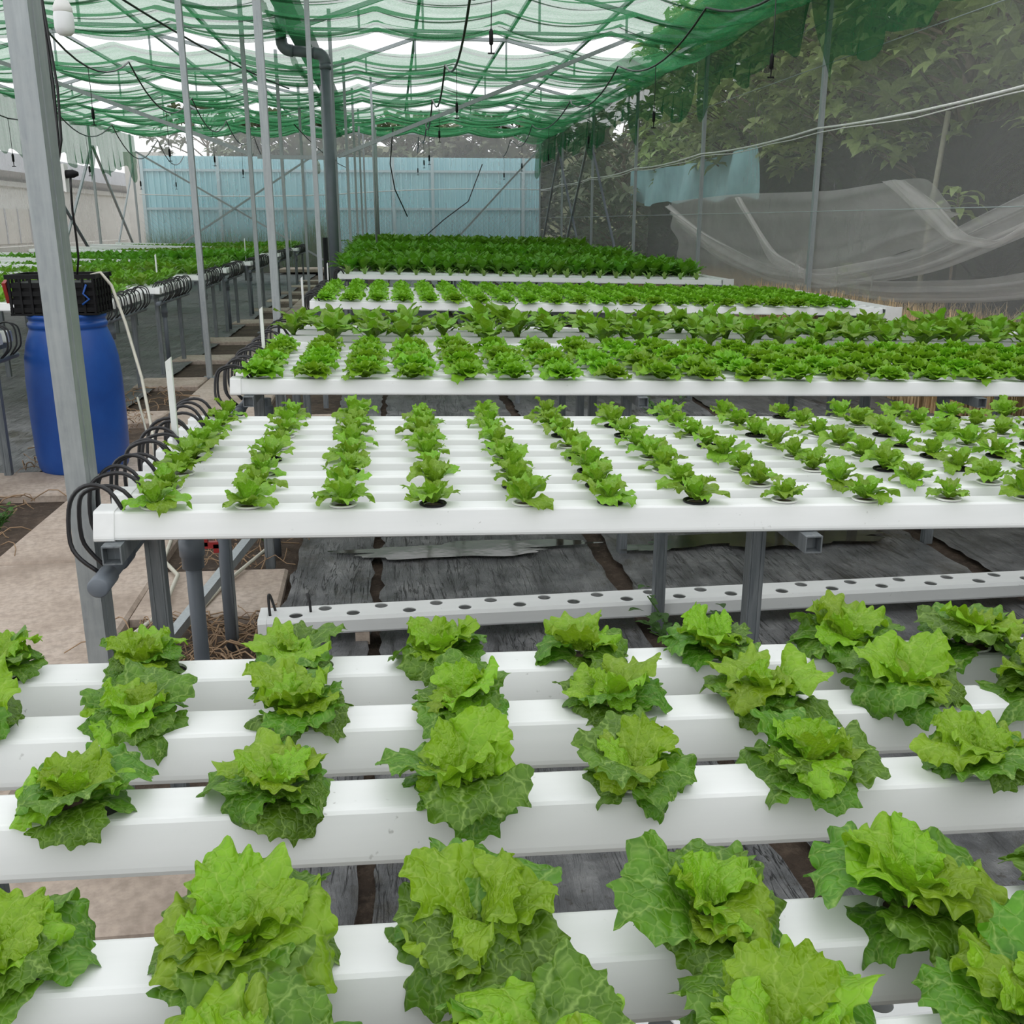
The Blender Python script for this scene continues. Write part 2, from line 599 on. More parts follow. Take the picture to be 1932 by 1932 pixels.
def slab(x0, x1, y0, y1, z=0.03, seed=0):
    r_ = random.Random(seed)
    j = lambda: r_.uniform(-0.02, 0.02)
    b = MB()
    q = [(x0 + j(), y0 + j()), (x1 + j(), y0 + j()), (x1 + j(), y1 + j()), (x0 + j(), y1 + j())]
    # bevelled slab
    top = [(x + (0.012 if x < (x0 + x1) / 2 else -0.012), y + (0.012 if y < (y0 + y1) / 2 else -0.012), z) for x, y in q]
    low = [(x, y, z - 0.012) for x, y in q]
    bot = [(x, y, z - 0.08) for x, y in q]
    b.v = top + low + bot
    b.f = [(0, 1, 2, 3)]
    for i in range(4):
        k = (i + 1) % 4
        b.f.append((4 + i, 4 + k, k, i))
        b.f.append((8 + i, 8 + k, 4 + k, 4 + i))
    return b.build('slab', 'concrete', path)


y = -1.0
k = 0
while y < 30.5:
    L = [2.4, 2.9, 2.6, 3.1][k % 4]
    slab(-1.76, -1.03, y, min(y + L - 0.012, 30.6), 0.03, 100 + k)
    y += L
    k += 1
for i, (a, b) in enumerate([(5.48, 6.0), (7.5, 7.95), (9.2, 9.7), (10.95, 11.4), (12.7, 13.2), (15.05, 15.6), (17.2, 17.7),
                            (19.2, 19.7), (21.4, 21.9), (23.6, 24.1), (25.8, 26.3), (3.2, 3.75)]):
    slab(-2.36, -1.775, a, b, 0.032, 200 + i)
for i, (a, b) in enumerate([(1.84, 2.11), (3.6, 4.1), (5.4, 5.9), (7.2, 7.7), (9.4, 9.9), (11.3, 11.8), (13.4, 13.9)]):
    slab(-1.02, -0.475, a, b, 0.028, 300 + i)
slab(-3.2, 0.6, 29.4, 30.6, 0.16, 400)

# black ground film in lengthwise strips, wet soil seams between them
strips = [(-0.46, -0.125), (-0.085, 0.86), (0.945, 2.42), (2.52, 4.25)]
for i, (a, b) in enumerate(strips):
    g = MB().grid(bumpy_grid(a, b, 0.2, 30.5, max(6, int((b - a) * 30)), 420, 0.012, 0.012, 30 + i, 0.012, 0.016))
    o = g.build('ground_sheet', 'ground_film', None, True)
    lab = ['narrow black plastic ground sheet beside the walkway slabs', 'black plastic ground sheet, second from the walkway, under the right beds',
           'wide wet black plastic ground sheet under the middle of the right beds', 'black plastic ground sheet along the foot of the right net wall'][i]
    tag(o, lab, 'ground sheet', 'black plastic ground sheets', 'structure')
g = MB().grid(bumpy_grid(-7.1, -2.15, 3.0, 30.5, 60, 300, 0.014, 0.012, 50, 0.012, 0.016))
o = g.build('ground_sheet', 'ground_film', None, True)
tag(o, 'black plastic ground sheet under the left beds beyond the walkway', 'ground sheet', 'black plastic ground sheets', 'structure')


def puddle(cx, cy, rx, ry, seed, label, z=0.026):
    r_ = random.Random(seed)
    b = MB()
    n = 90
    ph = [r_.uniform(0, 6) for _ in range(5)]
    b.v = [(0, 0, 0)]
    for i in range(n):
        a = 2 * math.pi * i / n
        k = 1 + 0.16 * math.sin(2 * a + ph[0]) + 0.13 * math.sin(3 * a + ph[1]) + 0.12 * math.sin(5 * a + ph[2]) + 0.09 * math.sin(9 * a + ph[3]) + 0.06 * math.sin(17 * a + ph[4])
        b.v.append((rx * k * math.cos(a), ry * k * math.sin(a), 0))
    for i in range(n):
        b.f.append((0, 1 + i, 1 + (i + 1) % n))
    o = b.build('puddle', 'puddle_water', None, False, (cx, cy, z))
    tag(o, label, 'puddle', None, 'structure')


puddle(1.8, 4.3, 0.5, 0.16, 1, 'brown puddle mirroring the channels behind the bed of young lettuces')
puddle(0.28, 4.28, 0.55, 0.10, 2, 'long thin puddle on the black sheet near the walkway')
puddle(0.05, 4.75, 0.4, 0.2, 3, 'wide dark puddle under the front of the third bed')
puddle(1.15, 4.2, 0.16, 0.05, 4, 'small puddle beside the galvanised leg of the second bed', 0.028)

# ================================================================== LEAVES AND PLANTS
def leaf_arrays(seed, L, W, e0, e1, ruf, nr, na, teeth=0.10, cup=0.25, bendp=1.2, freq=1.0, base_w=0.45, frill=0.6, cusp=True):
    """one leaf: outline around a centre on the midrib, toothed and ruffled margin, then bent along its length.
    local frame: +Y outward, +Z up, base at the origin"""
    rs = np.random.RandomState(seed)
    a = np.linspace(-math.pi, math.pi, na, endpoint=False)
    s = (np.arange(1, nr + 1) / nr) ** 0.85
    ca, sa = np.cos(a), np.sin(a)
    ox = W / 2 * sa * np.where(ca < 0, 1 - base_w * (-ca) ** 0.8, 1.0)
    oy = np.where(ca > 0, 0.55 * L, 0.45 * L) * ca
    ph = rs.uniform(0, 6.28, 8)
    saw = 1.25 * (1 - np.abs(np.sin(a * 5.5 * freq + ph[0] + 0.5 * np.sin(2 * a + ph[1])))) ** 1.3 + 0.6 * (1 - np.abs(np.sin(a * 9.5 * freq + ph[1]))) + 0.5 * np.sin(a * 2 + ph[2])
    if not cusp:
        saw = 1.2 * np.abs(np.sin(a * 6.5 + ph[0] + 0.9 * np.sin(2 * a + ph[1]))) + 0.7 * np.abs(np.sin(a * 12.5 + ph[1] + 1.3 * np.sin(3 * a))) + 0.6 * np.sin(a * 2 + ph[2]) - 0.6
    marg = 1 + teeth * (saw - 0.6) * np.clip(1.25 + ca, 0, 1)
    notch = 1 + 0.13 * np.sin(a * 3 + ph[5]) * np.clip(1 + ca, 0, 1)
    S = s[:, None]
    rad = S * (1 + (marg - 1) * S ** 3) * (1 + (notch - 1) * S ** 2)
    x = rad * ox[None]
    y = 0.45 * L + rad * oy[None]
    basew = np.clip(1.1 + ca, 0.05, 1)[None]
    w_ = 0.9 * np.sin(2 * a + ph[7]) + 0.5 * np.sin(5 * a + ph[2])
    ef = (np.sin(a * 3 * freq + ph[3] + 0.8 * S) * S ** 1.6 + 0.9 * np.sin(a * 6.3 * freq + ph[4] + w_ + 2.2 * S) * S ** 3.0
          + frill * np.sin(a * 12.7 * freq + ph[6] + 1.6 * w_ - 3.0 * S) * S ** 6)
    z = ruf * L * basew * ef
    z = z + cup * (x / W) ** 2 * L * 0.8
    z = z + 0.016 * L * np.sin(x / W * 21 + ph[7] + np.sin(y / L * 9)) * np.sin(y / L * 17 + ph[0] + np.sin(x / W * 7))
    x = np.concatenate([[0.0], x.ravel()])
    y = np.concatenate([[0.45 * L], y.ravel()])
    z = np.concatenate([[0.0], z.ravel()])
    uvx, uvy = x / L, y / L
    # bend
    tt = np.linspace(0, 1.25, 80)
    e = e0 + (e1 - e0) * np.clip(tt, 0, 1.25) ** bendp
    dy = np.cumsum(np.cos(e)) * (1.25 / 79) * L
    dz = np.cumsum(np.sin(e)) * (1.25 / 79) * L
    q = np.clip(y / L, 0, 1.25)
    Y = np.interp(q, tt, dy)
    Zc = np.interp(q, tt, dz)
    E = np.interp(q, tt, e)
    Yf = Y - np.sin(E) * z
    Zf = Zc + np.cos(E) * z
    V = np.stack([x, Yf, Zf], -1)
    F = []
    for j in range(na):
        F.append((0, 1 + (j + 1) % na, 1 + j))
    for i in range(nr - 1):
        for j in range(na):
            j2 = (j + 1) % na
            F.append((1 + i * na + j, 1 + i * na + j2, 1 + (i + 1) * na + j2, 1 + (i + 1) * na + j))
    return V, F, np.stack([uvx, uvy], -1)


def spoon_arrays(seed, L, W, e0, e1, nu=9, nv=7, pet=0.38, wav=0.05):
    """petioled smooth leaf (mustard, choy)"""
    rs = np.random.RandomState(seed)
    u = np.linspace(0, 1, nu)
    vv = np.linspace(-1, 1, nv)
    half = np.where(u < pet, 0.035 * L / max(W, 1e-6) * 1.6, 0)
    t_ = np.clip((u - pet) / (1 - pet), 0, 1)
    blade = (np.sin(np.pi * np.clip(t_, 0, 1) ** 0.75)) ** 0.75
    hw = np.maximum(half * W / 2 + 0.010 * (1 - t_), blade * W / 2)
    U, V_ = np.meshgrid(u, vv, indexing='ij')
    x = V_ * hw[:, None]
    y = U * L
    ph = rs.uniform(0, 6.28, 4)
    z = wav * L * np.abs(V_) ** 1.5 * np.sin(U * 13 + V_ * 2 + ph[0]) * (U > pet) + 0.16 * np.abs(V_) ** 1.5 * hw[:, None]
    e = e0 + (e1 - e0) * np.linspace(0, 1, 60) ** 1.6
    dy = np.concatenate([[0], np.cumsum(np.cos(e))[:-1]]) * L / 59
    dz = np.concatenate([[0], np.cumsum(np.sin(e))[:-1]]) * L / 59
    Y = np.interp(U, np.linspace(0, 1, 60), dy)
    Z = np.interp(U, np.linspace(0, 1, 60), dz)
    E = np.interp(U, np.linspace(0, 1, 60), e)
    P = np.stack([x, Y - np.sin(E) * z, Z + np.cos(E) * z], -1).reshape(-1, 3)
    F = []
    for i in range(nu - 1):
        for j in range(nv - 1):
            a = i * nv + j
            F.append((a, a + 1, a + nv + 1, a + nv))
    uv = np.stack([(V_ * hw[:, None] / L).ravel(), U.ravel()], -1)
    return P, F, uv


def to_mesh(name, V, F, UV, mat):
    me = bpy.data.meshes.new(name)
    nV = len(V)
    me.vertices.add(nV)
    me.vertices.foreach_set('co', np.asarray(V, dtype=np.float32).ravel())
    tot = np.array([len(f) for f in F], dtype=np.int32)
    idx = np.array([i for f in F for i in f], dtype=np.int32)
    me.loops.add(len(idx))
    me.loops.foreach_set('vertex_index', idx)
    me.polygons.add(len(F))
    start = np.concatenate([[0], np.cumsum(tot)[:-1]]).astype(np.int32)
    me.polygons.foreach_set('loop_start', start)
    me.polygons.foreach_set('use_smooth', np.ones(len(F), dtype=bool))
    ul = me.uv_layers.new(name='UVMap')
    ul.data.foreach_set('uv', np.asarray(UV, dtype=np.float32)[idx].ravel())
    me.update(calc_edges=True)
    me.materials.append(M[mat])
    return me


def join_arrays(parts):
    """parts: list of (V, F, UV) -> one"""
    Vs, Fs, Us, off = [], [], [], 0
    for V, F, U in parts:
        Vs.append(V)
        Us.append(U)
        Fs.extend([tuple(i + off for i in f) for f in F])
        off += len(V)
    return np.concatenate(Vs), Fs, np.concatenate(Us)


def xf(V, rz=0.0, rx=0.0, s=1.0, loc=(0, 0, 0)):
    m = Matrix.Rotation(rz, 3, 'Z') @ Matrix.Rotation(rx, 3, 'X')
    return (np.asarray(V) * s) @ np.array(m).T + np.array(loc)


# --- leaf meshes of the big foreground lettuces
OUT = [to_mesh('lettuce_leaf', *leaf_arrays(10 + i, 0.092, 0.104, R(30 + 3 * i), R(-40 - 11 * i), 0.026, 14, 108, 0.13, 0.10, 1.3, 1.0, 0.55, 0.7), 'lettuce_outer') for i in range(5)]
MID = [to_mesh('lettuce_leaf', *leaf_arrays(20 + i, 0.094, 0.106, R(48 + 2 * i), R(-14 - 16 * i), 0.042, 14, 116, 0.12, 0.22, 1.35, 1.1, 0.55, 0.9), 'lettuce_outer') for i in range(6)]
MIB = [to_mesh('lettuce_leaf', *leaf_arrays(26 + i, 0.088, 0.100, R(58), R(10 - 20 * i), 0.060, 15, 132, 0.075, 0.26, 1.3, 1.0, 0.5, 1.0, False), 'lettuce_inner') for i in range(5)]
INN = [to_mesh('lettuce_leaf', *leaf_arrays(32 + i, 0.062, 0.074, R(68), R(34 - 20 * i), 0.078, 14, 128, 0.08, 0.42, 1.2, 1.1, 0.45, 1.0, False), 'lettuce_inner') for i in range(5)]
# --- young lettuces
YOU = [to_mesh('lettuce_leaf', *leaf_arrays(40 + i, 0.064, 0.048, R(50), R(0 - 16 * i), 0.060, 8, 52, 0.17, 0.30, 1.3, 0.8, 0.66, 0.7), 'lettuce_young') for i in range(5)]
YIN = [to_mesh('lettuce_leaf', *leaf_arrays(50 + i, 0.052, 0.042, R(76), R(45 - 16 * i), 0.070, 8, 52, 0.15, 0.5, 1.2, 1.0, 0.6, 0.8), 'lettuce_young') for i in range(3)]


def head_arrays(seed, n=17, nr=5, na=28, sc=1.0):
    rs = random.Random(seed)
    parts = []
    for i in range(n):
        q = i / (n - 1)
        L = (0.098 - 0.030 * q) * rs.uniform(0.9, 1.1)
        V, F, U = leaf_arrays(seed * 50 + i, L, L * 0.95, R(36 + 50 * q), R(-40 + 90 * q), 0.075 + 0.02 * q, nr, na, 0.20, 0.3, 1.2, 1.15)
        parts.append((xf(V, i * 2.39996 + rs.uniform(-.3, .3), 0, sc, (0, 0, 0.006 * q)), F, U))
    return join_arrays(parts)


HEADS = [head_arrays(60 + i) for i in range(5)]
HEAD_M = [to_mesh('lettuce_head', *h, 'lettuce_head') for h in HEADS]
HEAD_LO = [head_arrays(70 + i, 12, 3, 16) for i in range(4)]

# net pot of the seedlings
pot = MB().lathe([(0.0262, 0.0010), (0.0300, 0.0012), (0.0312, 0.0030), (0.0300, 0.0052), (0.0262, 0.0056), (0.0240, 0.004), (0.0230, -0.012), (0.0170, -0.040), (0.0, -0.040)], 24)
POT_W = pot.mesh('net_pot', 'white_plastic', True)
POT_B = pot.mesh('net_pot', 'black_plastic', True)
fill = MB().lathe([(0.0245, -0.002), (0.016, 0.0005), (0.0, 0.002)], 16).mesh('growing_plug', 'sponge_brown', True)
COLLAR = MB().lathe([(0.0240, 0.0005), (0.0262, 0.0030), (0.0275, 0.0020), (0.0280, 0.0004)], 24).mesh('collar', 'white_plastic', True)


def top_z(x):
    return Z_TOP - TILT * x


def big_lettuce(x, y, size, seed, label, group, z=None):
    rs = random.Random(seed)
    o = empty('lettuce', (x, y, (top_z(x) if z is None else z) + 0.002), (0, 0, rs.uniform(0, 6.28)))
    tag(o, label, 'lettuce', group)
    a = rs.uniform(0, 6.28)
    lays = [(OUT, rs.choice((3, 4, 4)), 0.000, 0.98), (MID, rs.choice((3, 4)), 0.006, 0.98), (MIB, 3, 0.012, 0.94), (INN, rs.choice((3, 4)), 0.018, 0.98)]
    for arr, n, h, s in lays:
        a += rs.uniform(0.2, 0.9)
        for i in range(n):
            az = a + 2 * math.pi * i / n + rs.uniform(-0.42, 0.42)
            sc = size * s * rs.uniform(0.74, 1.18)
            put('leaf', rs.choice(arr), o, (0.004 * math.sin(-az), 0.004 * math.cos(az), h * size),
                (R(rs.uniform(-16, 14)), R(rs.uniform(-16, 16)), az), (sc * rs.choice((1, -1)), sc, sc))
    put('collar', COLLAR, o)
    p_ = put('growing_plug', fill, o)
    return o


def young_lettuce(x, y, size, seed, label, group):
    rs = random.Random(seed)
    o = empty('young_lettuce', (x, y, top_z(x)), (0, 0, rs.uniform(0, 6.28)))
    tag(o, label, 'lettuce', group)
    put('net_pot', POT_W if rs.random() < 0.7 else POT_B, o, (0, 0, 0.0005), (0, 0, 0), 0.98)
    put('growing_plug', fill, o)
    n = rs.choice((4, 5, 5, 6))
    a = rs.uniform(0, 6.28)
    for i in range(n):
        az = a + 2 * math.pi * i / n + rs.uniform(-0.4, 0.4)
        sc = size * rs.uniform(0.72, 1.12)
        put('leaf', rs.choice(YOU), o, (0, 0, 0.003), (R(rs.uniform(-12, 10)), R(rs.uniform(-12, 12)), az), (sc * rs.choice((1, -1)), sc, sc))
    for i in range(3):
        az = a + 2.1 * i + 0.5
        sc = size * rs.uniform(0.8, 1.1)
        put('leaf', rs.choice(YIN), o, (0, 0, 0.006), (0, 0, az), sc)
    return o


# leafy mustard greens and choy
MUS = [to_mesh('mustard_leaf', *spoon_arrays(80 + i, 0.20 - 0.012 * i, 0.078 + 0.005 * i, R(48 + 8 * i), R(20 - 22 * i), 10, 7, 0.40, 0.05), 'mustard_leaf') for i in range(4)]
MUI = [to_mesh('mustard_leaf', *spoon_arrays(90 + i, 0.17, 0.075, R(82), R(52 - 14 * i), 9, 7, 0.34, 0.05), 'mustard_leaf') for i in range(2)]


def choy_arrays(seed, n=12, L0=0.30, W0=0.10, nu=7, nv=5, spread=1.0):
    rs = random.Random(seed)
    parts = []
    for i in range(n):
        q = i / (n - 1)
        L = L0 * (1.0 - 0.25 * q) * rs.uniform(0.85, 1.12)
        V, F, U = spoon_arrays(seed * 40 + i, L, W0 * rs.uniform(0.8, 1.15), R(32 + 50 * q + rs.uniform(-6, 6)), R((-5 + 50 * q) + rs.uniform(-20, 15)), nu, nv, 0.34, 0.03)
        parts.append((xf(V, i * 2.39996 + rs.uniform(-.3, .3)), F, U))
    return join_arrays(parts)


CHOY = [choy_arrays(110 + i) for i in range(5)]
CHOY_M = [to_mesh('leafy_green', *c_, 'choy_leaf') for c_ in CHOY]
CHOY_P = [to_mesh('leafy_green', *c_, 'mustard_leaf') for c_ in CHOY]
CHOY_LO = [choy_arrays(120 + i, 8, 0.30, 0.11, 5, 3) for i in range(4)]
SEED_M = [to_mesh('seedling', *choy_arrays(130 + i, 6, 0.10, 0.03, 5, 3), 'seedling_leaf') for i in range(3)]


def mustard(x, y, size, seed, label, group):
    rs = random.Random(seed)
    o = empty('mustard_green', (x, y, top_z(x)), (0, 0, rs.uniform(0, 6.28)))
    tag(o, label, 'leafy green', group)
    for i in range(15):
        az = i * 2.39996 + rs.uniform(-.3, .3)
        sc = size * rs.uniform(0.70, 1.12)
        put('leaf', rs.choice(MUS), o, (0, 0, 0.002), (R(rs.uniform(-12, 6)), R(rs.uniform(-8, 8)), az), sc)
    for i in range(3):
        put('leaf', rs.choice(MUI), o, (0, 0, 0.004), (0, 0, i * 2.1), size * rs.uniform(0.8, 1.0))
    return o


# ================================================================== CHANNELS
HB, HT, CH = 0.047, 0.031, 0.060     # half bottom width, half top width, height
PROF = [(-HB + 0.006, 0.0), (HB - 0.006, 0.0), (HB - 0.001, 0.003), (HB, 0.008), (HB - 0.001, 0.013), (HT + 0.002, CH - 0.004), (HT - 0.001, CH - 0.0008),
        (HT - 0.004, CH)]
PROF = PROF + [(-HT + 0.004, CH), (-HT + 0.001, CH - 0.0008), (-HT - 0.002, CH - 0.004), (-HB + 0.001, 0.013), (-HB, 0.008), (-HB + 0.001, 0.003)]


def channel_mesh(length, holes, hr=0.0235, open_top=True, prof=PROF, ht=HT - 0.004, ch=CH, rows=None):
    """hollow PVC channel along +X with round holes cut in its flat top"""
    b = MB()
    n = len(prof)
    # all faces except the top flat, as open strip
    itop = [k for k in range(n) if abs(prof[k][1] - ch) < 1e-9]
    base = len(b.v)
    for x in (0.0, length):
        for (yy, zz) in prof:
            b.v.append((x, yy, zz))
    for j in range(n):
        k = (j + 1) % n
        if j in itop and k in itop and open_top:
            continue
        b.f.append((base + j, base + k, base + n + k, base + n + j))
    b.f.append(tuple(base + j for j in range(n))[::-1])
    b.f.append(tuple(base + n + j for j in range(n)))
    if open_top:
        rows = rows or [(0.0, holes)]
        lanes = len(rows)
        ys = np.linspace(-ht, ht, lanes + 1)
        for li, (yc, hs) in enumerate(rows):
            y0, y1 = ys[li], ys[li + 1]
            hs = sorted(hs)
            cuts = [0.0] + [h - 0.04 for h in hs] + [length]
            x_prev = 0.0
            for h in hs:
                xa, xb = h - 0.04, h + 0.04
                if xa > x_prev + 1e-6:
                    i = len(b.v)
                    b.v += [(x_prev, y0, ch), (xa, y0, ch), (xa, y1, ch), (x_prev, y1, ch)]
                    b.f.append((i, i + 1, i + 2, i + 3))
                # ring cell
                m = 20
                i = len(b.v)
                for j in range(m):
                    a = 2 * math.pi * j / m
                    cx, sy = math.cos(a), math.sin(a)
                    b.v.append((h + hr * cx, yc + hr * sy, ch))
                    # project to the rectangle
                    tx = (0.04 / abs(cx)) if abs(cx) > 1e-9 else 1e9
                    ty = (((y1 - yc) if sy > 0 else (yc - y0)) / abs(sy)) if abs(sy) > 1e-9 else 1e9
                    q = min(tx, ty)
                    b.v.append((h + q * cx, yc + q * sy, ch))
                    b.v.append((h + hr * cx, yc + hr * sy, ch - 0.004))
                for j in range(m):
                    k = (j + 1) % m
                    b.f.append((i + 3 * j, i + 3 * j + 1, i + 3 * k + 1, i + 3 * k))
                    b.f.append((i + 3 * j + 2, i + 3 * j, i + 3 * k, i + 3 * k + 2))
                # corners of the cell
                corners = [(xb, y1), (xa, y1), (xa, y0), (xb, y0)]
                for (cx_, cy_) in corners:
                    # find the two rim points on either side of the corner
                    ang = math.atan2(cy_ - yc, cx_ - h) % (2 * math.pi)
                    j = int(ang / (2 * math.pi) * m) % m
                    k = (j + 1) % m
                    c0 = len(b.v)
                    b.v.append((cx_, cy_, ch))
                    b.f.append((i + 3 * j + 1, c0, i + 3 * k + 1))
                x_prev = xb
            if length > x_prev:
                i = len(b.v)
                b.v += [(x_prev, y0, ch), (length, y0, ch), (length, y1, ch), (x_prev, y1, ch)]
                b.f.append((i, i + 1, i + 2, i + 3))
    return b.mesh('channel_body', 'white_pvc')


def cap_mesh(k=1.06):
    b = MB()
    pr = [(yy * k, (zz - CH / 2) * k + CH / 2) for yy, zz in PROF]
    b.prism_x(pr, -0.012, 0.030)
    return b.mesh('end_cap', 'white_cap')


LEN = X_R - X_L
COLS = [X_L + 0.105 + 0.2 * k for k in range(23)]
BODY = channel_mesh(LEN, [c_ - X_L for c_ in COLS])
BODY_FAR = channel_mesh(LEN, [], open_top=False)
CAPM = cap_mesh()


def channel(y, label, group, body=BODY, x0=X_L, tilt=TILT, ztop=None, flip=False):
    z = (ztop if ztop is not None else top_z(x0)) - CH
    o = empty('growing_channel', (x0, y, z), (0, math.atan(tilt), math.pi if flip else 0))
    tag(o, label, 'channel', group)
    put('channel_body', body, o)
    put('end_cap', CAPM, o)
    put('end_cap', CAPM, o, (LEN, 0, 0), (0, 0, math.pi))
    return o


def rack(name, label, group, ys, xs, z_under, legs_y, mat='galvanised_dull', s=0.04):
    """support frame: cross beams under the channels on pairs of legs"""
    o = empty(name, (xs[0], ys[0], 0))
    tag(o, label, 'rack', group)
    off = Vector((-xs[0], -ys[0], 0))
    for x in xs:
        zz = z_under(x)
        # hollow square cross beam with an open end
        b = MB()
        y0, y1 = ys[0] - 0.10, ys[1] + 0.10
        h = s / 2
        w = 0.003
        for (cx, cz, sx, sz) in ((0, h - w / 2, s, w), (0, -h + w / 2, s, w), (-h + w / 2, 0, w, s - 2 * w), (h - w / 2, 0, w, s - 2 * w)):
            b.box((x + cx + off.x, (y0 + y1) / 2 + off.y, zz - h - 0.001 + cz), (sx, y1 - y0, sz))
        b.box((x + off.x, (y0 + y1) / 2 + off.y, zz - h - 0.001), (s - 2 * w, y1 - y0 - 0.06, s - 2 * w))
        b.build('cross_beam', mat, o)
        for yy in legs_y:
            l = MB()
            l.box((x + off.x, yy + off.y, (zz - s - 0.002 + 0.0) / 2), (s, s, zz - s - 0.002))
            for sx in (-0.012, 0.012):      # pressed ribs on the leg
                l.box((x + off.x + sx, yy + off.y - s / 2 - 0.001, (zz - s) / 2), (0.006, 0.003, zz - s - 0.06))
            l.box((x + off.x, yy + off.y, 0.03), (s * 0.86, s * 0.86, 0.06))
            l.build('leg', mat, o)
    return o


def u_line(x):
    return top_z(x) - CH


def hose_curve(a, b, lift, out, n=12):
    a, b = Vector(a), Vector(b)
    pts = []
    for i in range(n + 1):
        t_ = i / n
        p = a.lerp(b, t_)
        s_ = math.sin(math.pi * t_)
        pts.append(p + Vector((out * s_, 0, lift * s_)))
    return pts


def manifold(label, y0, y1, rows, x=X_L, sgn=-1, z=None, hoses=True, r=0.021, drop_y=None):
    """grey supply pipe under the channel ends with looping black hoses"""
    zt = top_z(X_L) if z is None else z
    pz = zt - 0.145
    px = x + 0.0
    o = empty('supply_pipe', (px, y0, pz))
    tag(o, label, 'pipe', 'supply pipes under the channel ends')
    MB().tube([(0, 0.02, 0), (0, y1 - y0, 0)], r * 0.86, 16).build('pipe', 'pipe_grey', o, True)
    MB().tube([(0, -0.035, 0), (0, -0.032, 0), (0, 0.05, 0), (0, 0.052, 0)], r, 20, True, [r * 0.88, r * 1.05, r * 1.05, r * 1.0]).build('pipe_cap', 'pipe_grey', o, True)
    MB().tube([(0, 0.14, 0), (0, 0.20, 0)], r * 1.03, 20).build('coupling', 'pipe_dark', o, True)
    if hoses:
        rs = random.Random(int(y0 * 100))
        for k, yy in enumerate(rows):
            for d in (-0.014, 0.016):
                a = Vector((-sgn * (0.058 + rs.uniform(-.012, .012)), yy + d - y0, zt - pz - 0.004))
                b = Vector((sgn * 0.016, yy + d - y0 - 0.01 + rs.uniform(-.01, .01), 0.012))
                lf = rs.uniform(0.045, 0.065)
                ox = sgn * rs.uniform(0.045, 0.065)
                key = [a, a + Vector((sgn * 0.025, 0, lf * 0.75)), a + Vector((sgn * 0.060, 0, lf)), Vector((ox * 0.75, a.y, a.z + lf * 0.75)), Vector((ox * 1.05, a.y, a.z + lf * 0.1)),
                       Vector((ox * 1.1, (a.y + b.y) / 2, (a.z + b.z) / 2)), Vector((ox * 0.8, b.y, b.z + 0.03)), b]
                pts = []
                K = len(key)
                for q in range(K - 1):
                    p0, p1, p2, p3 = key[max(q - 1, 0)], key[q], key[q + 1], key[min(q + 2, K - 1)]
                    for t_ in (0, 0.34, 0.67):
                        pts.append(0.5 * ((2 * p1) + (p2 - p0) * t_ + (2 * p0 - 5 * p1 + 4 * p2 - p3) * t_ ** 2 + (3 * p1 - p0 - 3 * p2 + p3) * t_ ** 3))
                pts.append(b)
                MB().tube(pts, 0.0048, 7).build('hose', 'black_hose', o, True)
    if drop_y is not None:
        d = MB()
        dx = -sgn * 0.07
        d.tube([(dx, drop_y - y0, 0.0), (dx, drop_y - y0, -pz)], 0.021, 16)
        d.build('drop_pipe', 'pipe_grey', o, True)
        MB().tube([(dx, drop_y - y0, z_) for z_ in (-0.03, -0.035, -0.085, -0.087, -0.13, -0.132, -0.165, -0.167)], 0.03, 18, True,
                  [0.024, 0.028, 0.028, 0.033, 0.033, 0.029, 0.029, 0.024]).build('union_joint', 'pipe_grey', o, True)
    return o


# ---- first bed, right in front of the camera
B1 = [0.580, 0.727, 0.968, 1.147, 1.302]
ROWN = {1: ['nearest row', 'second nearest row', 'third row', 'fourth row', 'back row']}
for i, yy in enumerate(B1):
    nm = ['nearest', 'second nearest', 'middle', 'second farthest', 'farthest'][i]
    channel(yy, 'white PVC growing channel of the foreground bed, %s of the five' % nm, 'channels of the foreground bed')
rack('bed_rack', 'galvanised rack under the foreground bed of large frilly lettuces', 'bed racks', (0.55, 1.33), (X_L + 0.06, 0.99, 2.45, 3.9), u_line, (0.70, 1.22))
for i, yy in enumerate(B1):
    k = 0
    for j, x in enumerate(COLS[:12]):
        rs = random.Random(i * 37 + j * 11 + 5)
        xx = x - 0.02 + [0.02, 0.0, 0.0, 0.015, -0.005][i] + rs.uniform(-0.006, 0.006)
        px, py = project((xx, yy, top_z(xx) + 0.05))
        if px < -90 or px > 2500:
            continue
        k += 1
        size = [0.98, 1.02, 0.90, 0.86, 0.84][i] * rs.uniform(0.90, 1.06)
        if i >= 1 and j in (1,) and i != 2:
            size *= 0.9
        if i >= 3 and j >= 6:
            size *= 1.2
        big_lettuce(xx, yy, size, i * 100 + j, 'large frilly green lettuce, %s from left in the %s of the foreground bed' % (ORD[k], ROWN[1][i]),
                    'large lettuces of the foreground bed')

# ---- second bed: young lettuces
B2 = [2.125 + 0.146 * i for i in range(8)]
for i, yy in enumerate(B2):
    channel(yy, 'white PVC growing channel of the young lettuce bed, %s from the front' % ORD[i + 1], 'channels of the young lettuce bed')
rack('bed_rack', 'galvanised rack carrying the bed of young lettuces, legs on wet sheet', 'bed racks', (B2[0] + 0.02, B2[-1]), (X_L + 0.03, 0.925, 2.45, 3.9), u_line, (2.40, 3.32))
manifold('grey supply pipe with black hose loops at the young lettuce bed', 2.06, B2[-1] + 0.1, B2, drop_y=2.62)
for i, yy in enumerate(B2):
    for j, x in enumerate(COLS[:16]):
        px, py = project((x, yy, top_z(x)))
        if px > 2350:
            continue
        rs = random.Random(i * 53 + j * 17)
        young_lettuce(x + rs.uniform(-.006, .006), yy, rs.uniform(1.0, 1.3), i * 200 + j + 3000,
                      'young lettuce, %s from left, %s row of the second bed' % (ORD[j + 1], ORD[i + 1]), 'young lettuces of the second bed')

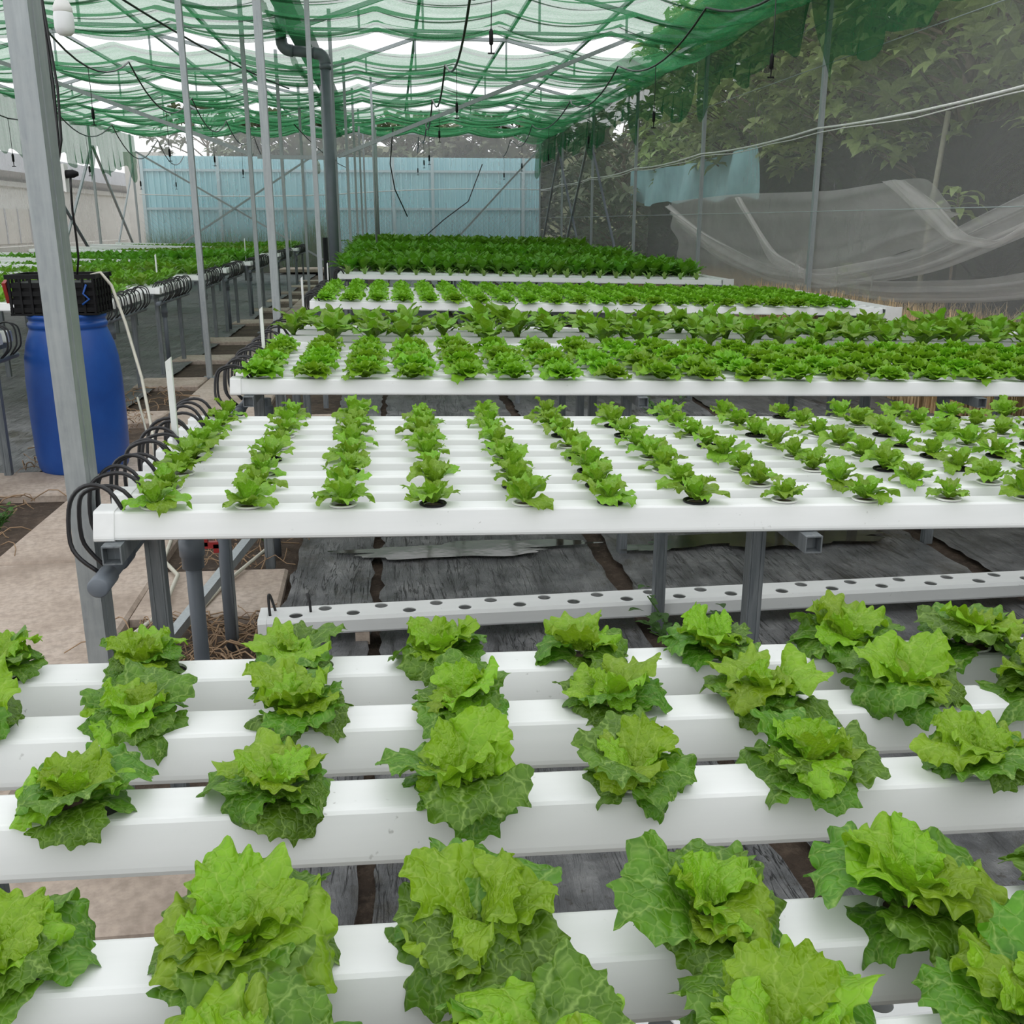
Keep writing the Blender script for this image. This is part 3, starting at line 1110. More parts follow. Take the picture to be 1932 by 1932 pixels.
# ---- third bed: grown lettuces in front, mustard greens behind
B3 = [3.98 + 0.150 * i for i in range(7)]
B3C = [4.0]
for i, yy in enumerate(B3):
    channel(yy, 'white PVC growing channel of the third bed, %s from the front' % ORD[i + 1], 'channels of the third bed')
B3B = [5.22, 5.52, 5.82, 6.08]
for i, yy in enumerate(B3B):
    channel(yy, 'white PVC channel holding mustard greens behind the third bed, %s from front' % ORD[i + 1], 'channels of the mustard greens')
rack('bed_rack', 'galvanised rack under the third bed of grown lettuces', 'bed racks', (B3[0] + 0.02, B3[-1]), (X_L + 0.06, 0.99, 2.45, 3.9), u_line, (4.2, 4.95))
rack('bed_rack', 'galvanised rack under the channels of mustard greens', 'bed racks', (B3B[0], B3B[-1]), (X_L + 0.1, 1.0, 2.45, 3.85), u_line, (5.35, 5.95))
manifold('grey supply pipe with hose loops at the third bed of grown lettuces', 3.90, B3[-1] + 0.1, B3, drop_y=4.35)
manifold('short grey supply pipe with hose loops at the mustard channels', 5.15, B3B[-1] + 0.1, B3B)
for i, yy in enumerate(B3):
    for j, x in enumerate(COLS):
        px, py = project((x, yy, top_z(x)))
        if px > 2010:
            continue
        rs = random.Random(i * 71 + j * 13)
        s = rs.uniform(0.92, 1.14) * (0.92 if i == 0 else 1.0)
        o = put('lettuce', rs.choice(HEAD_M), None, (x + rs.uniform(-.008, .008), yy + rs.uniform(-.006, .006), top_z(x) + 0.002), (R(rs.uniform(-7, 7)), R(rs.uniform(-7, 7)), rs.uniform(0, 6.28)), (s, s, s * 0.95))
        tag(o, 'frilly green lettuce head, %s from left in the %s row of the third bed' % (ORD[j + 1], ORD[i + 1]), 'lettuce', 'grown lettuces of the third bed')
for i, yy in enumerate(B3B[:3]):
    for j, x in enumerate(COLS):
        px, py = project((x, yy, top_z(x)))
        if px > 2010 or (i == 0 and random.Random(j * 5 + 1).random() < 0.35 and j < 12):
            continue
        rs = random.Random(i * 91 + j * 19)
        mustard(x + rs.uniform(-.02, .02), yy, rs.uniform(0.80, 1.12), i * 100 + j + 7000,
                'broad-leaved mustard green, hole %s from left, %s mustard row behind the lettuces' % (ORD[j + 1], ORD[i + 1]), 'mustard greens behind the third bed')


def stuff_plants(name, arrs, mat, spots, label, cat, smin, smax, seed):
    rs = random.Random(seed)
    parts = []
    for (x, y, z) in spots:
        V, F, U = rs.choice(arrs)
        parts.append((xf(V, rs.uniform(0, 6.28), R(rs.uniform(-6, 6)), rs.uniform(smin, smax), (x, y, z)), F, U))
    V, F, U = join_arrays(parts)
    o = put(name, to_mesh(name, V, F, U, mat))
    tag(o, label, cat, None, 'stuff')
    return o


# ---- fourth bed: rows of grown lettuces
B4 = [7.93 + 0.150 * i for i in range(13)]
for i, yy in enumerate(B4):
    channel(yy, 'white PVC growing channel of the fourth bed, %s from the front' % ORD[i + 1], 'channels of the fourth bed', BODY_FAR)
rack('bed_rack', 'galvanised rack under the fourth bed of lettuce rows', 'bed racks', (B4[0], B4[-1]), (X_L + 0.06, 0.99, 2.45, 3.9), u_line, (8.1, 8.9, 9.6))
manifold('grey supply pipe with hose loops at the fourth bed', 7.86, B4[-1] + 0.1, B4)
for j, x in enumerate(COLS[:22]):
    rs = random.Random(j * 7 + 400)
    s = rs.uniform(0.88, 1.04)
    o = put('lettuce', rs.choice(HEAD_M), None, (x, B4[0], top_z(x) + 0.002), (0, 0, rs.uniform(0, 6.28)), s)
    tag(o, 'small lettuce head, %s from left in the front row of the fourth bed' % ORD[j + 1], 'lettuce', 'front row lettuces of the fourth bed')
stuff_plants('lettuce_rows', HEAD_LO, 'lettuce_head', [(x, yy, top_z(x) + 0.002) for yy in B4[1:] for x in COLS[:22]],
             'dense lettuce rows filling the fourth bed behind its front row', 'lettuces', 0.88, 1.08, 9)

# drain gutters at the right ends
def gutter(y0, y1, label, x=X_R + 0.02):
    z = top_z(X_R) + 0.005
    o = empty('drain_gutter', (x, y0, z))
    tag(o, label, 'gutter', 'white drain gutters at the right bed ends')
    b = MB()
    L = y1 - y0
    b.box((0.05, L / 2, 0.0), (0.12, L, 0.012)).box((0.05, L / 2, -0.10), (0.12, L, 0.006)).box((0.107, L / 2, -0.05), (0.006, L, 0.10)).box((0.0, L / 2, -0.075), (0.006, L, 0.05))
    b.build('trough', 'white_pvc', o)
    MB().box((0.052, -0.006, -0.048), (0.135, 0.014, 0.125)).build('end_cap', 'white_cap', o)
    MB().box((0.052, L + 0.006, -0.048), (0.135, 0.014, 0.125)).build('end_cap', 'white_cap', o)
    return o


gutter(B4[0] - 0.1, B4[-1] + 0.15, 'white drain gutter at the right end of the fourth bed')
gutter(B3B[0] - 0.1, B3B[-1] + 0.12, 'white drain gutter at the right end of the mustard channels')
gutter(B3[0] - 0.1, B3[-1] + 0.1, 'white drain gutter at the right end of the third bed')
gutter(B2[0] - 0.1, B2[-1] + 0.1, 'white drain gutter at the right end of the young lettuce bed')
gutter(B1[0] - 0.1, B1[-1] + 0.1, 'white drain gutter at the right end of the foreground bed')

# ---- far right beds: seedlings and tall choy
far_right = [(12.10, 16, 'fifth'), (16.25, 15, 'sixth'), (20.35, 15, 'seventh')]
for (y0, n, nm) in far_right:
    rows = [y0 + 0.16 * i for i in range(n)]
    for i in (range(n) if y0 < 13 else (0, 1, n - 1)):
        channel(rows[i], 'white PVC channel of the %s right bed, %s from the front' % (nm, ORD[i + 1]), 'channels of the far right beds', BODY_FAR)
    rack('bed_rack', 'galvanised rack under the %s right bed of tall leafy greens' % nm, 'bed racks', (rows[0], rows[-1]), (X_L + 0.06, 0.99, 2.45, 3.9), u_line, (rows[0] + 0.15, rows[n // 2], rows[-1] - 0.1))
    manifold('grey supply pipe at the left end of the %s right bed' % nm, rows[0] - 0.07, rows[-1] + 0.1, rows[:6])
    gutter(rows[0] - 0.1, rows[-1] + 0.15, 'white drain gutter at the right end of the %s right bed' % nm)
    first = 1 if y0 < 13 else 0
    if first:
        for j, x in enumerate(COLS[:22]):
            rs = random.Random(j * 3 + 777)
            o = put('seedling', rs.choice(SEED_M), None, (x, rows[0], top_z(x)), (0, 0, rs.uniform(0, 6.28)), rs.uniform(1.2, 1.6))
            tag(o, 'pale thin seedling, %s from left in front row of the fifth bed' % ORD[j + 1], 'seedling', 'pale seedlings in front of the tall greens')
    for j, x in enumerate(COLS[:22]):
        rs = random.Random(j * 3 + int(y0 * 10))
        s = rs.uniform(0.92, 1.08) * {12: 0.95, 16: 1.15, 20: 1.45}[int(y0)]
        yy = rows[first * 3 + 1]
        o = put('leafy_green', rs.choice(CHOY_M), None, (x + rs.uniform(-.03, .03), yy, top_z(x)), (0, 0, rs.uniform(0, 6.28)), s)
        tag(o, 'tall dark leafy green, %s from left, front row of the %s right bed' % (ORD[j + 1], nm), 'leafy green', 'front row greens of the far right beds')
    stuff_plants('leafy_green_rows', CHOY_LO, 'choy_leaf', [(x, yy, top_z(x)) for yy in rows[first * 3 + 2:] for x in [X_L + 0.06 + 0.17 * q for q in range(27)]],
                 'dense dark leafy greens filling the %s right bed' % nm, 'leafy greens', 0.92 * {12: 0.95, 16: 1.15, 20: 1.45}[int(y0)], 1.18 * {12: 0.95, 16: 1.15, 20: 1.45}[int(y0)], int(y0))

# ---- left beds beyond the aisle, falling away from it
XLR = -2.2


def top_zl(x):
    return 0.85 + TILT * (x - XLR)


left_beds = [(4.95, 8, 'nearest', 'choy_leaf', CHOY_M, 0.75), (8.0, 9, 'second', 'mustard_leaf', CHOY_P, 0.62), (9.95, 9, 'third', 'mustard_leaf', CHOY_P, 0.62),
             (12.2, 8, 'fourth', 'mustard_leaf', CHOY_P, 0.68), (13.95, 9, 'fifth', 'choy_leaf', CHOY_M, 0.62), (16.3, 14, 'sixth', 'choy_leaf', CHOY_M, 0.85),
             (20.4, 15, 'seventh', 'mustard_leaf', CHOY_P, 0.62), (24.4, 15, 'eighth', 'choy_leaf', CHOY_M, 0.7)]
LCOLS = [XLR - 0.2 - 0.2 * k for k in range(22)]
for bi, (y0, n, nm, mt, arr, hs) in enumerate(left_beds):
    rows = [y0 + 0.155 * i for i in range(n)]
    for i in (range(n) if bi < 3 else (0, 1, 2, n - 1)):
        channel(rows[i], 'white PVC channel of the %s left bed, %s from the front' % (nm, ORD[i + 1]), 'channels of the left beds', BODY_FAR, XLR, -TILT, 0.85, True)
    rack('bed_rack', 'galvanised rack under the %s bed left of the aisle' % nm, 'bed racks', (rows[0], rows[-1]), (XLR - 0.06, -3.7, -5.2, -6.7), lambda x: top_zl(x) - CH, (rows[0] + 0.12, rows[-1] - 0.1))
    manifold('grey supply pipe with coiled black hoses at the %s left bed' % nm, rows[0] - 0.07, rows[-1] + 0.1, rows, XLR, 1, 0.85, True, drop_y=rows[0] + 0.45)
    for j, x in enumerate(LCOLS):
        rs = random.Random(j * 3 + int(y0 * 10))
        px, py = project((x, rows[0], 0.95))
        if px < -60:
            continue
        s = hs * rs.uniform(0.85, 1.15)
        o = put('leafy_green', rs.choice(arr), None, (x + rs.uniform(-.03, .03), rows[0] + 0.155, top_zl(x)), (0, 0, rs.uniform(0, 6.28)), s)
        tag(o, 'leafy green, %s from the aisle in the front row of the %s left bed' % (ORD[j + 1], nm), 'leafy green', 'front row greens of the left beds')
    spots = [(x, yy, top_zl(x)) for yy in rows[2:] for x in [XLR - 0.16 - 0.18 * q for q in range(25)] if project((x, yy, 0.95))[0] > -120]
    stuff_plants('leafy_green_rows', CHOY_LO, mt, spots, 'dense leafy greens filling the %s left bed' % nm, 'leafy greens', hs * 0.8, hs * 1.15, 40 + bi)

# ---- empty channels lying on the ground
WP = [(-0.062, 0.0), (0.062, 0.0), (0.068, 0.008), (0.068, 0.05), (0.058, 0.062), (-0.058, 0.062), (-0.068, 0.05), (-0.068, 0.008)]
GL = 4.4
rows2 = [(-0.028, [0.12 + 0.2 * k for k in range(21)]), (0.028, [0.22 + 0.2 * k for k in range(21)])]
GB = channel_mesh(GL, [], 0.024, True, WP, 0.058, 0.062, rows2)
for (x, yy, rz, lab) in ((-0.50, 3.37, R(1.2), 'empty white double-hole channel lying on the black sheet behind foreground bed'),
                         (-0.1, 1.385, R(1.0), 'empty white double-hole channel on the ground below the foreground bed')):
    o = empty('empty_channel', (x, yy, 0.05), (0, 0, rz))
    tag(o, lab, 'channel', 'empty channels on the ground')
    put('channel_body', GB, o)
    b = MB().prism_x([(q * 1.04, (w - .031) * 1.04 + .031) for q, w in WP], -0.01, 0.02).build('end_cap', 'white_cap', o)
    MB().box((0.35, 0, -0.024), (0.05, 0.13, 0.046)).build('support_block', 'concrete', o)
    MB().box((3.6, 0, -0.024), (0.05, 0.13, 0.046)).build('support_block', 'concrete', o)
    if yy > 2:
        MB().tube(hose_curve((0.03, -0.02, 0.05), (0.045, 0.03, 0.055), 0.08, -0.01), 0.005, 7).build('hose', 'black_hose', o, True)
        MB().tube([(0.17, 0, 0.06), (0.168, 0.0, 0.10), (0.16, 0.01, 0.13)], 0.005, 7).build('hose', 'black_hose', o, True)


# ================================================================== STEEL FRAME
EAVE = 3.75
XW_R, XW_L, Y_B = 4.42, -7.22, 31.0
XA, XB = -0.72, -1.76
ROWS_Y = [2.3, 6.38, 10.4, 14.42, 18.44, 22.46, 26.48, 30.5]


def post(x, y, h, w, d, label, group, name='steel_post', box_rib=True):
    o = empty(name, (x, y, 0))
    tag(o, label, 'post', group)
    b = MB()
    b.box((0, 0, h / 2), (w, d, h))
    b.build('shaft', 'galvanised', o)
    if box_rib:
        r_ = MB()
        r_.box((w / 2 - 0.001, -d * 0.1, h / 2), (0.006, d * 0.16, h - 0.02))
        r_.build('rib', 'galvanised', o)
    MB().box((0, 0, 0.025), (w + 0.07, d + 0.07, 0.012)).build('base_plate', 'galvanised_dull', o)
    return o


NTH = ['nearest', 'second', 'third', 'fourth', 'fifth', 'sixth', 'seventh', 'farthest']
for i, yy in enumerate(ROWS_Y):
    w, d = (0.046, 0.088) if i == 0 else (0.045, 0.05)
    lab = 'broad galvanised post rising past the left end of the young lettuce bed' if i == 0 else 'slim galvanised post, %s in the row along the right side of the walkway' % NTH[i]
    post(XA, yy, 4.1, w, d, lab, 'posts right of the walkway')
for i, yy in enumerate([5.72, 9.72, 13.75, 17.75, 21.8, 25.8, 29.8]):
    post(XB, yy, 4.1, 0.05, 0.06, 'galvanised post, %s in the row along the left side of the walkway' % NTH[i], 'posts left of the walkway')
for i, yy in enumerate(ROWS_Y):
    if yy < 5:
        continue
    post(XW_R - 0.04, yy, 3.78, 0.045, 0.055, 'galvanised post, %s along the net wall on the right' % NTH[i - 1], 'posts of the right net wall')
for i, yy in enumerate(ROWS_Y):
    if yy < 13:
        continue
    post(XW_L + 0.08, yy, 3.78, 0.05, 0.05, 'galvanised post, %s along the net wall on the left' % NTH[i - 3], 'posts of the left net wall')
# slim poles between the walkway posts at the back
for i, (x, yy) in enumerate([(-0.28, 19.2), (-0.30, 23.2), (-0.32, 27.2), (-1.2, 20.0), (-1.22, 24.0), (-0.95, 16.2)]):
    o = MB().tube([(x, yy, 0), (x, yy, 3.9)], 0.021, 10).build('steel_pole', 'galvanised', None, True)
    tag(o, 'thin upright steel pole %s' % ['right of the thick grey downpipe, nearest', 'right of the thick grey downpipe, second', 'right of the thick grey downpipe, farthest',
                                           'left of the thick grey downpipe, nearer', 'left of the thick grey downpipe, farther', 'between the walkway posts before the blue fence'][i], 'pole', 'thin poles near the downpipe')


def brace(a, b, w, label, group='steel braces', mat='galvanised'):
    mid = (Vector(a) + Vector(b)) / 2
    o = MB().bar(Vector(a) - mid, Vector(b) - mid, w).build('steel_brace', mat, None, False, mid)
    tag(o, label, 'brace', group)
    return o


brace((-1.74, 14.36, 2.28), (-0.70, 14.36, 2.27), 0.05, 'short level steel tie across the walkway behind the downpipe')
brace((-0.68, 14.36, 2.29), (3.45, 14.36, 3.88), 0.05, 'long steel brace rising right from the downpipe to the roof net')
brace((-1.80, 14.36, 2.30), (-4.45, 14.36, 3.25), 0.05, 'long steel brace rising left from the walkway towards the roof')
brace((-4.45, 14.36, 3.25), (-6.2, 14.36, 3.85), 0.05, 'upper piece of the left roof brace near the lamp')
brace((0.95, 30.2, 0.0), (4.35, 30.2, 3.50), 0.05, 'steel brace slanting up right before the blue fence')
brace((-6.95, 30.2, 3.30), (-1.75, 30.2, 0.25), 0.05, 'steel brace falling right across the far left bay')
brace((-1.75, 30.1, 3.45), (-6.95, 30.1, 0.2), 0.05, 'steel brace falling left across the far left bay')
brace((XW_R - 0.1, 22.5, 3.3), (XW_R - 0.1, 26.4, 0.1), 0.05, 'pale steel brace slanting down beside the right net wall', mat='galvanised')
brace((XW_R - 0.1, 26.5, 3.0), (XW_R - 0.1, 22.6, 0.1), 0.04, 'dark steel brace slanting up right by the net wall', mat='pipe_dark')
brace((XW_R - 0.12, 22.2, 3.0), (XW_R - 0.12, 18.6, 0.1), 0.04, 'dark steel brace nearest along the right net wall', mat='pipe_dark')
brace((XW_R - 0.1, 26.6, 3.3), (XW_R - 0.1, 30.3, 0.1), 0.045, 'pale steel brace at the back corner of the right net wall')
brace((XW_L + 0.1, 26.4, 3.1), (XW_L + 0.1, 22.6, 0.2), 0.05, 'steel brace leaning left from the left wall post')
brace((XW_L + 0.1, 26.6, 3.2), (XW_L + 0.1, 30.4, 0.2), 0.05, 'steel brace leaning right from the left wall post')
brace((XW_L + 0.1, 22.5, 2.6), (XW_L + 0.1, 26.2, 0.3), 0.05, 'dark steel brace crossing low at the left net wall', mat='pipe_dark')
brace((XW_L + 0.12, 30.4, 3.0), (XW_L + 0.12, 27.2, 0.2), 0.035, 'thin steel brace in the far left corner')

# roof trusses above the net
for k, yy in enumerate(ROWS_Y):
    for side in (0, 1):
        if side == 0:
            xe0, xe1, f0, f1 = XA - 0.45, XW_R, 0.50, 2.05
            sn = 'right'
        else:
            xe0, xe1, f0, f1 = XW_L, XB + 0.45, -5.35, -3.85
            sn = 'left'
        o = empty('roof_truss', (xe0, yy, EAVE))
        tag(o, 'steel roof truss over the %s beds, %s from the camera, above the green net' % (sn, NTH[k]), 'truss', 'roof trusses')
        L = lambda x, z: (x - xe0, 0, z - EAVE)
        for a, b in ((L(xe0, 3.86), L(f0, 4.42)), (L(f0, 4.42), L(f1, 4.42)), (L(f1, 4.42), L(xe1, 3.86))):
            MB().bar(a, b, 0.055).build('rafter', 'galvanised', o)
        MB().bar(L(xe0, 3.86), L(xe1, 3.86), 0.04).build('bottom_chord', 'galvanised', o)
        for x in (f0, f1, (f0 + xe0) / 2, (f1 + xe1) / 2):
            zz = 4.42 if x in (f0, f1) else 4.14
            MB().bar(L(x, 3.86), L(x, zz), 0.03).build('strut', 'galvanised', o)
for i, (x, z) in enumerate([(0.50, 4.47), (2.05, 4.47), (3.2, 4.22), (XW_R, 3.90), (-5.35, 4.47), (-3.85, 4.47), (-2.6, 4.2), (XW_L, 3.90)]):
    o = MB().bar((x, -2, z), (x, 31, z), 0.05).build('purlin', 'galvanised')
    tag(o, 'long steel purlin running away above the net, %s from the %s' % (ORD[(i % 4) + 1], 'gutter over the right beds' if i < 4 else 'ridge over the left beds'), 'purlin', 'roof purlins')

# valley gutter between the two roof spans
g = MB().prism_x([(-0.17, 0.16), (-0.13, 0.0), (0.13, 0.0), (0.17, 0.16), (0.165, 0.16), (0.127, 0.006), (-0.127, 0.006), (-0.165, 0.16)], 0, 33)
o = g.build('roof_gutter', 'galvanised_dull')
o.location = (-1.24, -2, 4.02)
o.rotation_euler = (0, 0, R(90))
tag(o, 'wide steel valley gutter above the green net over the walkway', 'gutter')

# grey downpipe with two elbows
o = empty('downpipe', (-0.78, 14.15, 0))
tag(o, 'thick grey PVC downpipe with elbows descending from the roof gutter', 'pipe')
pts = [(0, 0, 0), (0, 0, 3.40)]
MB().tube(pts, 0.068, 20).build('lower_pipe', 'pipe_grey', o, True)
el = [(0, 0, 3.38)] + [(-0.11 + 0.11 * math.cos(a), 0, 3.42 + 0.11 * math.sin(a)) for a in [R(q) for q in range(0, 91, 15)]] + [(-0.14, 0, 3.53)]
MB().tube(el, 0.074, 20).build('elbow', 'pipe_grey', o, True)
MB().tube([(-0.13, 0, 3.53), (-0.42, 0, 3.555)], 0.066, 20).build('cross_pipe', 'pipe_grey', o, True)
el2 = [(-0.40, 0, 3.553)] + [(-0.43 - 0.11 * math.sin(a), 0, 3.665 - 0.11 * math.cos(a)) for a in [R(q) for q in range(0, 91, 15)]] + [(-0.54, 0, 3.70)]
MB().tube(el2, 0.074, 20).build('elbow', 'pipe_grey', o, True)
MB().tube([(-0.54, 0, 3.68), (-0.54, 0, 4.05)], 0.066, 20).build('upper_pipe', 'pipe_grey', o, True)
MB().tube([(0, 0, 3.34), (0, 0, 3.40)], 0.076, 20).build('socket_ring', 'pipe_grey', o, True)
o = MB().tube([(-0.86, 13.6, 0), (-0.86, 13.6, 1.25)], 0.035, 12).build('black_pipe', 'black_plastic', None, True)
tag(o, 'short upright black pipe beside the foot of the grey downpipe', 'pipe')

# ================================================================== ROOF SHADE NET
def roof_strip(x0, x1, y0, y1, seed, nx, folds, zed=EAVE):
    rs = random.Random(seed)
    prof = []       # (y, dz, scallop)
    def zigzag(y, w, drop, sc):
        prof.append((y, -drop * 0.2, sc))
        prof.append((y + w, -drop * 0.55, sc))
        prof.append((y + 0.15 * w, -drop * 0.8, sc))
        prof.append((y + 1.2 * w, -drop * 0.7, sc))
    stops = [y0] + [y0 + (y1 - y0) * f for f in folds] + [y1]
    for i in range(len(stops) - 1):
        zigzag(stops[i], rs.uniform(0.10, 0.20), rs.uniform(0.05, 0.12), rs.uniform(0.8, 1.3))
        a = stops[i] + 0.24
        b = stops[i + 1]
        m = 9
        sg = 0.10 * (b - a)
        for k in range(1, m):
            t_ = k / m
            prof.append((a + (b - a) * t_, -sg * 4 * t_ * (1 - t_) - 0.03, 0.75))
    zigzag(stops[-1] - 0.08, 0.10, 0.07, 1.0)
    P = np.zeros((len(prof), nx, 3))
    xs = np.linspace(x0, x1, nx)
    per = 1.52
    offs = rs.uniform(0, per)
    u = ((xs + offs) / per) % 1.0
    sc = 4 * u * (1 - u)
    nz = np.random.RandomState(seed)
    w1 = sum(np.sin(xs * f + p) * a for f, p, a in zip(nz.uniform(0.6, 4.5, 6), nz.uniform(0, 6, 6), nz.uniform(0.3, 1, 6))) / 3
    for i, (yy, dz, s_) in enumerate(prof):
        w2 = sum(np.sin(xs * f + p + 0.25 * i) * a for f, p, a in zip(nz.uniform(0.8, 3.5, 3), nz.uniform(0, 6, 3), (0.5, 0.3, 0.2)))
        P[i, :, 0] = xs
        P[i, :, 1] = yy + 0.05 * w1 * s_ + 0.015 * w2
        P[i, :, 2] = zed + dz - 0.13 * s_ * sc + 0.012 * w2
    return P


strip_y = [(9.6, 14.1), (15.3, 18.6), (19.5, 22.1), (22.45, 26.1), (26.5, 29.2)]
fold_sets = [(0.22, 0.45, 0.70, 0.86), (0.35, 0.60, 0.80), (0.3, 0.55, 0.8), (0.25, 0.5, 0.75), (0.3, 0.6, 0.85)]
for i, ((a, b), fo) in enumerate(zip(strip_y, fold_sets)):
    for side in (0, 1):
        x0, x1 = (-1.35, XW_R) if side == 0 else (XW_L, -1.25)
        g = MB().grid(roof_strip(x0, x1, a, b, 500 + i * 2 + side, 110, fo, EAVE + (0.10 if side == 0 else 0.06)))
        o = g.build('shade_net', 'roof_net', None, True)
        tag(o, 'green shade net strip drooping in folds over the %s beds, %s from the camera' % ('right' if side == 0 else 'left', NTH[i]), 'shade net', 'green roof net strips')
# near the right eave the net is doubled and darker
g = MB()
n1, n2 = 120, 9
P = np.zeros((n2, n1, 3))
ys = np.linspace(8.0, 29.5, n1)
for j in range(n2):
    t_ = j / (n2 - 1)
    P[j, :, 0] = XW_R - 0.02 - 0.95 * t_
    P[j, :, 1] = ys
    u = (ys / 4.02) % 1.0
    P[j, :, 2] = EAVE - 0.02 + 0.03 * t_ - 0.16 * 4 * t_ * (1 - t_) - 0.10 * 4 * u * (1 - u) * (1 - t_) + 0.01 * np.sin(ys * 5 + j)
o = g.grid(P).build('shade_net_overlap', 'roof_net', None, True)
tag(o, 'doubled strip of green net along the right eave', 'shade net')


def skirt(xw, y0, y1, seed, label, posts, lo, sgn, notch=0.5):
    """green net hanging from the eave, its lower edge torn and scalloped, pulled aside at the posts"""
    rs = np.random.RandomState(seed)
    n = int((y1 - y0) * 14)
    ys = np.linspace(y0, y1, n)
    wav = sum(np.sin(ys * f + p) * a for f, p, a in zip((0.9, 2.1, 4.3, 7.7, 13.0), rs.uniform(0, 6, 5), (0.10, 0.08, 0.05, 0.04, 0.025)))
    low = lo + wav
    for py in posts:
        d = ys - py
        low = low - 0.28 * np.exp(-((d + 0.35) / 0.22) ** 2)
        low = low + notch * np.exp(-((d - 0.12) / 0.13) ** 2)
    m = 14
    P = np.zeros((m, n, 3))
    for j in range(m):
        t_ = j / (m - 1)
        P[j, :, 1] = ys + 0.03 * t_ * np.sin(ys * 3.1)
        P[j, :, 2] = EAVE + (np.minimum(low, EAVE - 0.15) - EAVE) * t_
        P[j, :, 0] = xw - sgn * (0.03 + 0.05 * t_ * (1 + np.sin(ys * 9.0 + 1.5 * np.sin(ys * 2))))
    o = MB().grid(P).build('shade_net_skirt', 'skirt_net', None, True)
    tag(o, label, 'shade net', 'green net skirts')


skirt(XW_R - 0.09, 3.0, 30.6, 3, 'dark green net skirt hanging ragged from the right eave', ROWS_Y, 3.06, 1)
skirt(XW_L + 0.09, 12.0, 30.8, 4, 'dark green net skirt hanging ragged from the left eave', ROWS_Y, 2.75, -1)

# ================================================================== NET WALLS
def net_wall(name, A, B, h, mat, label, n=160, m=14, seed=1, z0=0.0):
    rs = np.random.RandomState(seed)
    A, B = np.array(A, float), np.array(B, float)
    d = (B - A)
    L = np.linalg.norm(d)
    nrm = np.array([-d[1], d[0]]) / L
    t_ = np.linspace(0, 1, n)
    P = np.zeros((m, n, 3))
    for j in range(m):
        q = j / (m - 1)
        dep = 0.03 * np.sin(t_ * L * 1.57) * math.sin(math.pi * q) + 0.012 * np.sin(t_ * L * 6 + 3 * q)
        P[j, :, 0] = A[0] + d[0] * t_ + nrm[0] * dep
        P[j, :, 1] = A[1] + d[1] * t_ + nrm[1] * dep
        P[j, :, 2] = z0 + (h - z0) * q
    o = MB().grid(P).build(name, mat, None, True)
    tag(o, label, None, None, 'structure')
    return o


net_wall('wall_right', (XW_R + 0.03, -2), (XW_R + 0.03, Y_B), 3.8, 'insect_net', 'grey see-through insect net wall on the right side')
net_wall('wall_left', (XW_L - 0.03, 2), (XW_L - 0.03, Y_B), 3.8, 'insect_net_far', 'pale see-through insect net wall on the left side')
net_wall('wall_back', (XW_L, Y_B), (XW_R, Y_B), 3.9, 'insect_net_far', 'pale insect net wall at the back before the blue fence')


def rope(name, pts, r, mat, label, cat, group=None):
    o = MB().tube(pts, r, 6).build(name, mat, None, True)
    tag(o, label, cat, group)
    return o


def catenary(a, b, sag, n=10):
    a, b = Vector(a), Vector(b)
    return [a.lerp(b, i / n) - Vector((0, 0, sag * 4 * (i / n) * (1 - i / n))) for i in range(n + 1)]


pts = []
yy = [3.0, 6.4, 10.4, 14.4, 18.4, 22.4, 26.4, 30.8]
for i in range(len(yy) - 1):
    pts += catenary((XW_R - 0.075, yy[i], 2.36), (XW_R - 0.075, yy[i + 1], 2.36), 0.04, 6)[:-1]
rope('white_rope', pts, 0.011, 'rope_white', 'white twisted rope strung along the right net wall', 'rope')
rope('white_rope', [p + Vector((0.0, 0, -0.035 + 0.012 * math.sin(i * 1.9))) for i, p in enumerate(map(Vector, pts))], 0.006, 'rope_white', 'thin second rope under the white rope on the right net wall', 'rope')
rope('white_rope', catenary((XW_L + 0.1, Y_B - 0.08, 2.2), (-1.7, Y_B - 0.08, 2.2), 0.05) + catenary((-1.7, Y_B - 0.08, 2.2), (XW_R, Y_B - 0.08, 2.36), -0.08), 0.014, 'rope_white',
     'white rope strung across the back net before the blue fence', 'rope')
for k, z in enumerate((2.95, 3.35, 1.55)):
    rope('wire', [(XW_R - 0.07, y_, z) for y_ in np.linspace(2, 30.8, 8)], 0.004, 'chain_wire', 'thin steel wire along the right net wall, %s from the top' % ['second', 'first', 'third'][k], 'wire', 'wires on the net wall')

# ================================================================== OUTSIDE: blue fence, shed, trees
fence = empty('wall_far_fence', (0, 32.3, 0))
tag(fence, 'pale blue corrugated metal fence behind the back net', None, None, 'structure')
px = []
n = 60
for i in range(n + 1):
    t_ = i / n
    ph = (t_ * 6) % 1.0
    px.append((t_ * 1.0, -0.05 if ph < 0.3 else 0.0))
P = np.zeros((2, len(px), 3))
for j, z in enumerate((0.0, 3.32)):
    for i, (a, b) in enumerate(px):
        P[j, i] = (a, b, z)
PANEL = MB().grid(P).mesh('corrugated_panel', 'fence_blue')
for i in range(12):
    put('corrugated_panel', PANEL, fence, (-7.35 + i * 1.0, 0.004 * (i % 2), 0.0))
for z in (2.92, 1.82, 0.5):
    for a, b in ((-7.35, -2.2), (-2.15, 4.65)):
        MB().box(((a + b) / 2, -0.07, z), (b - a, 0.05, 0.07)).build('rail', 'fence_rail', fence)
for x in (-7.3, -5.1, -2.6, 0.1, 1.3, 4.1):
    MB().box((x, -0.10, 1.66), (0.09, 0.06, 3.32)).build('fence_post', 'fence_rail', fence)
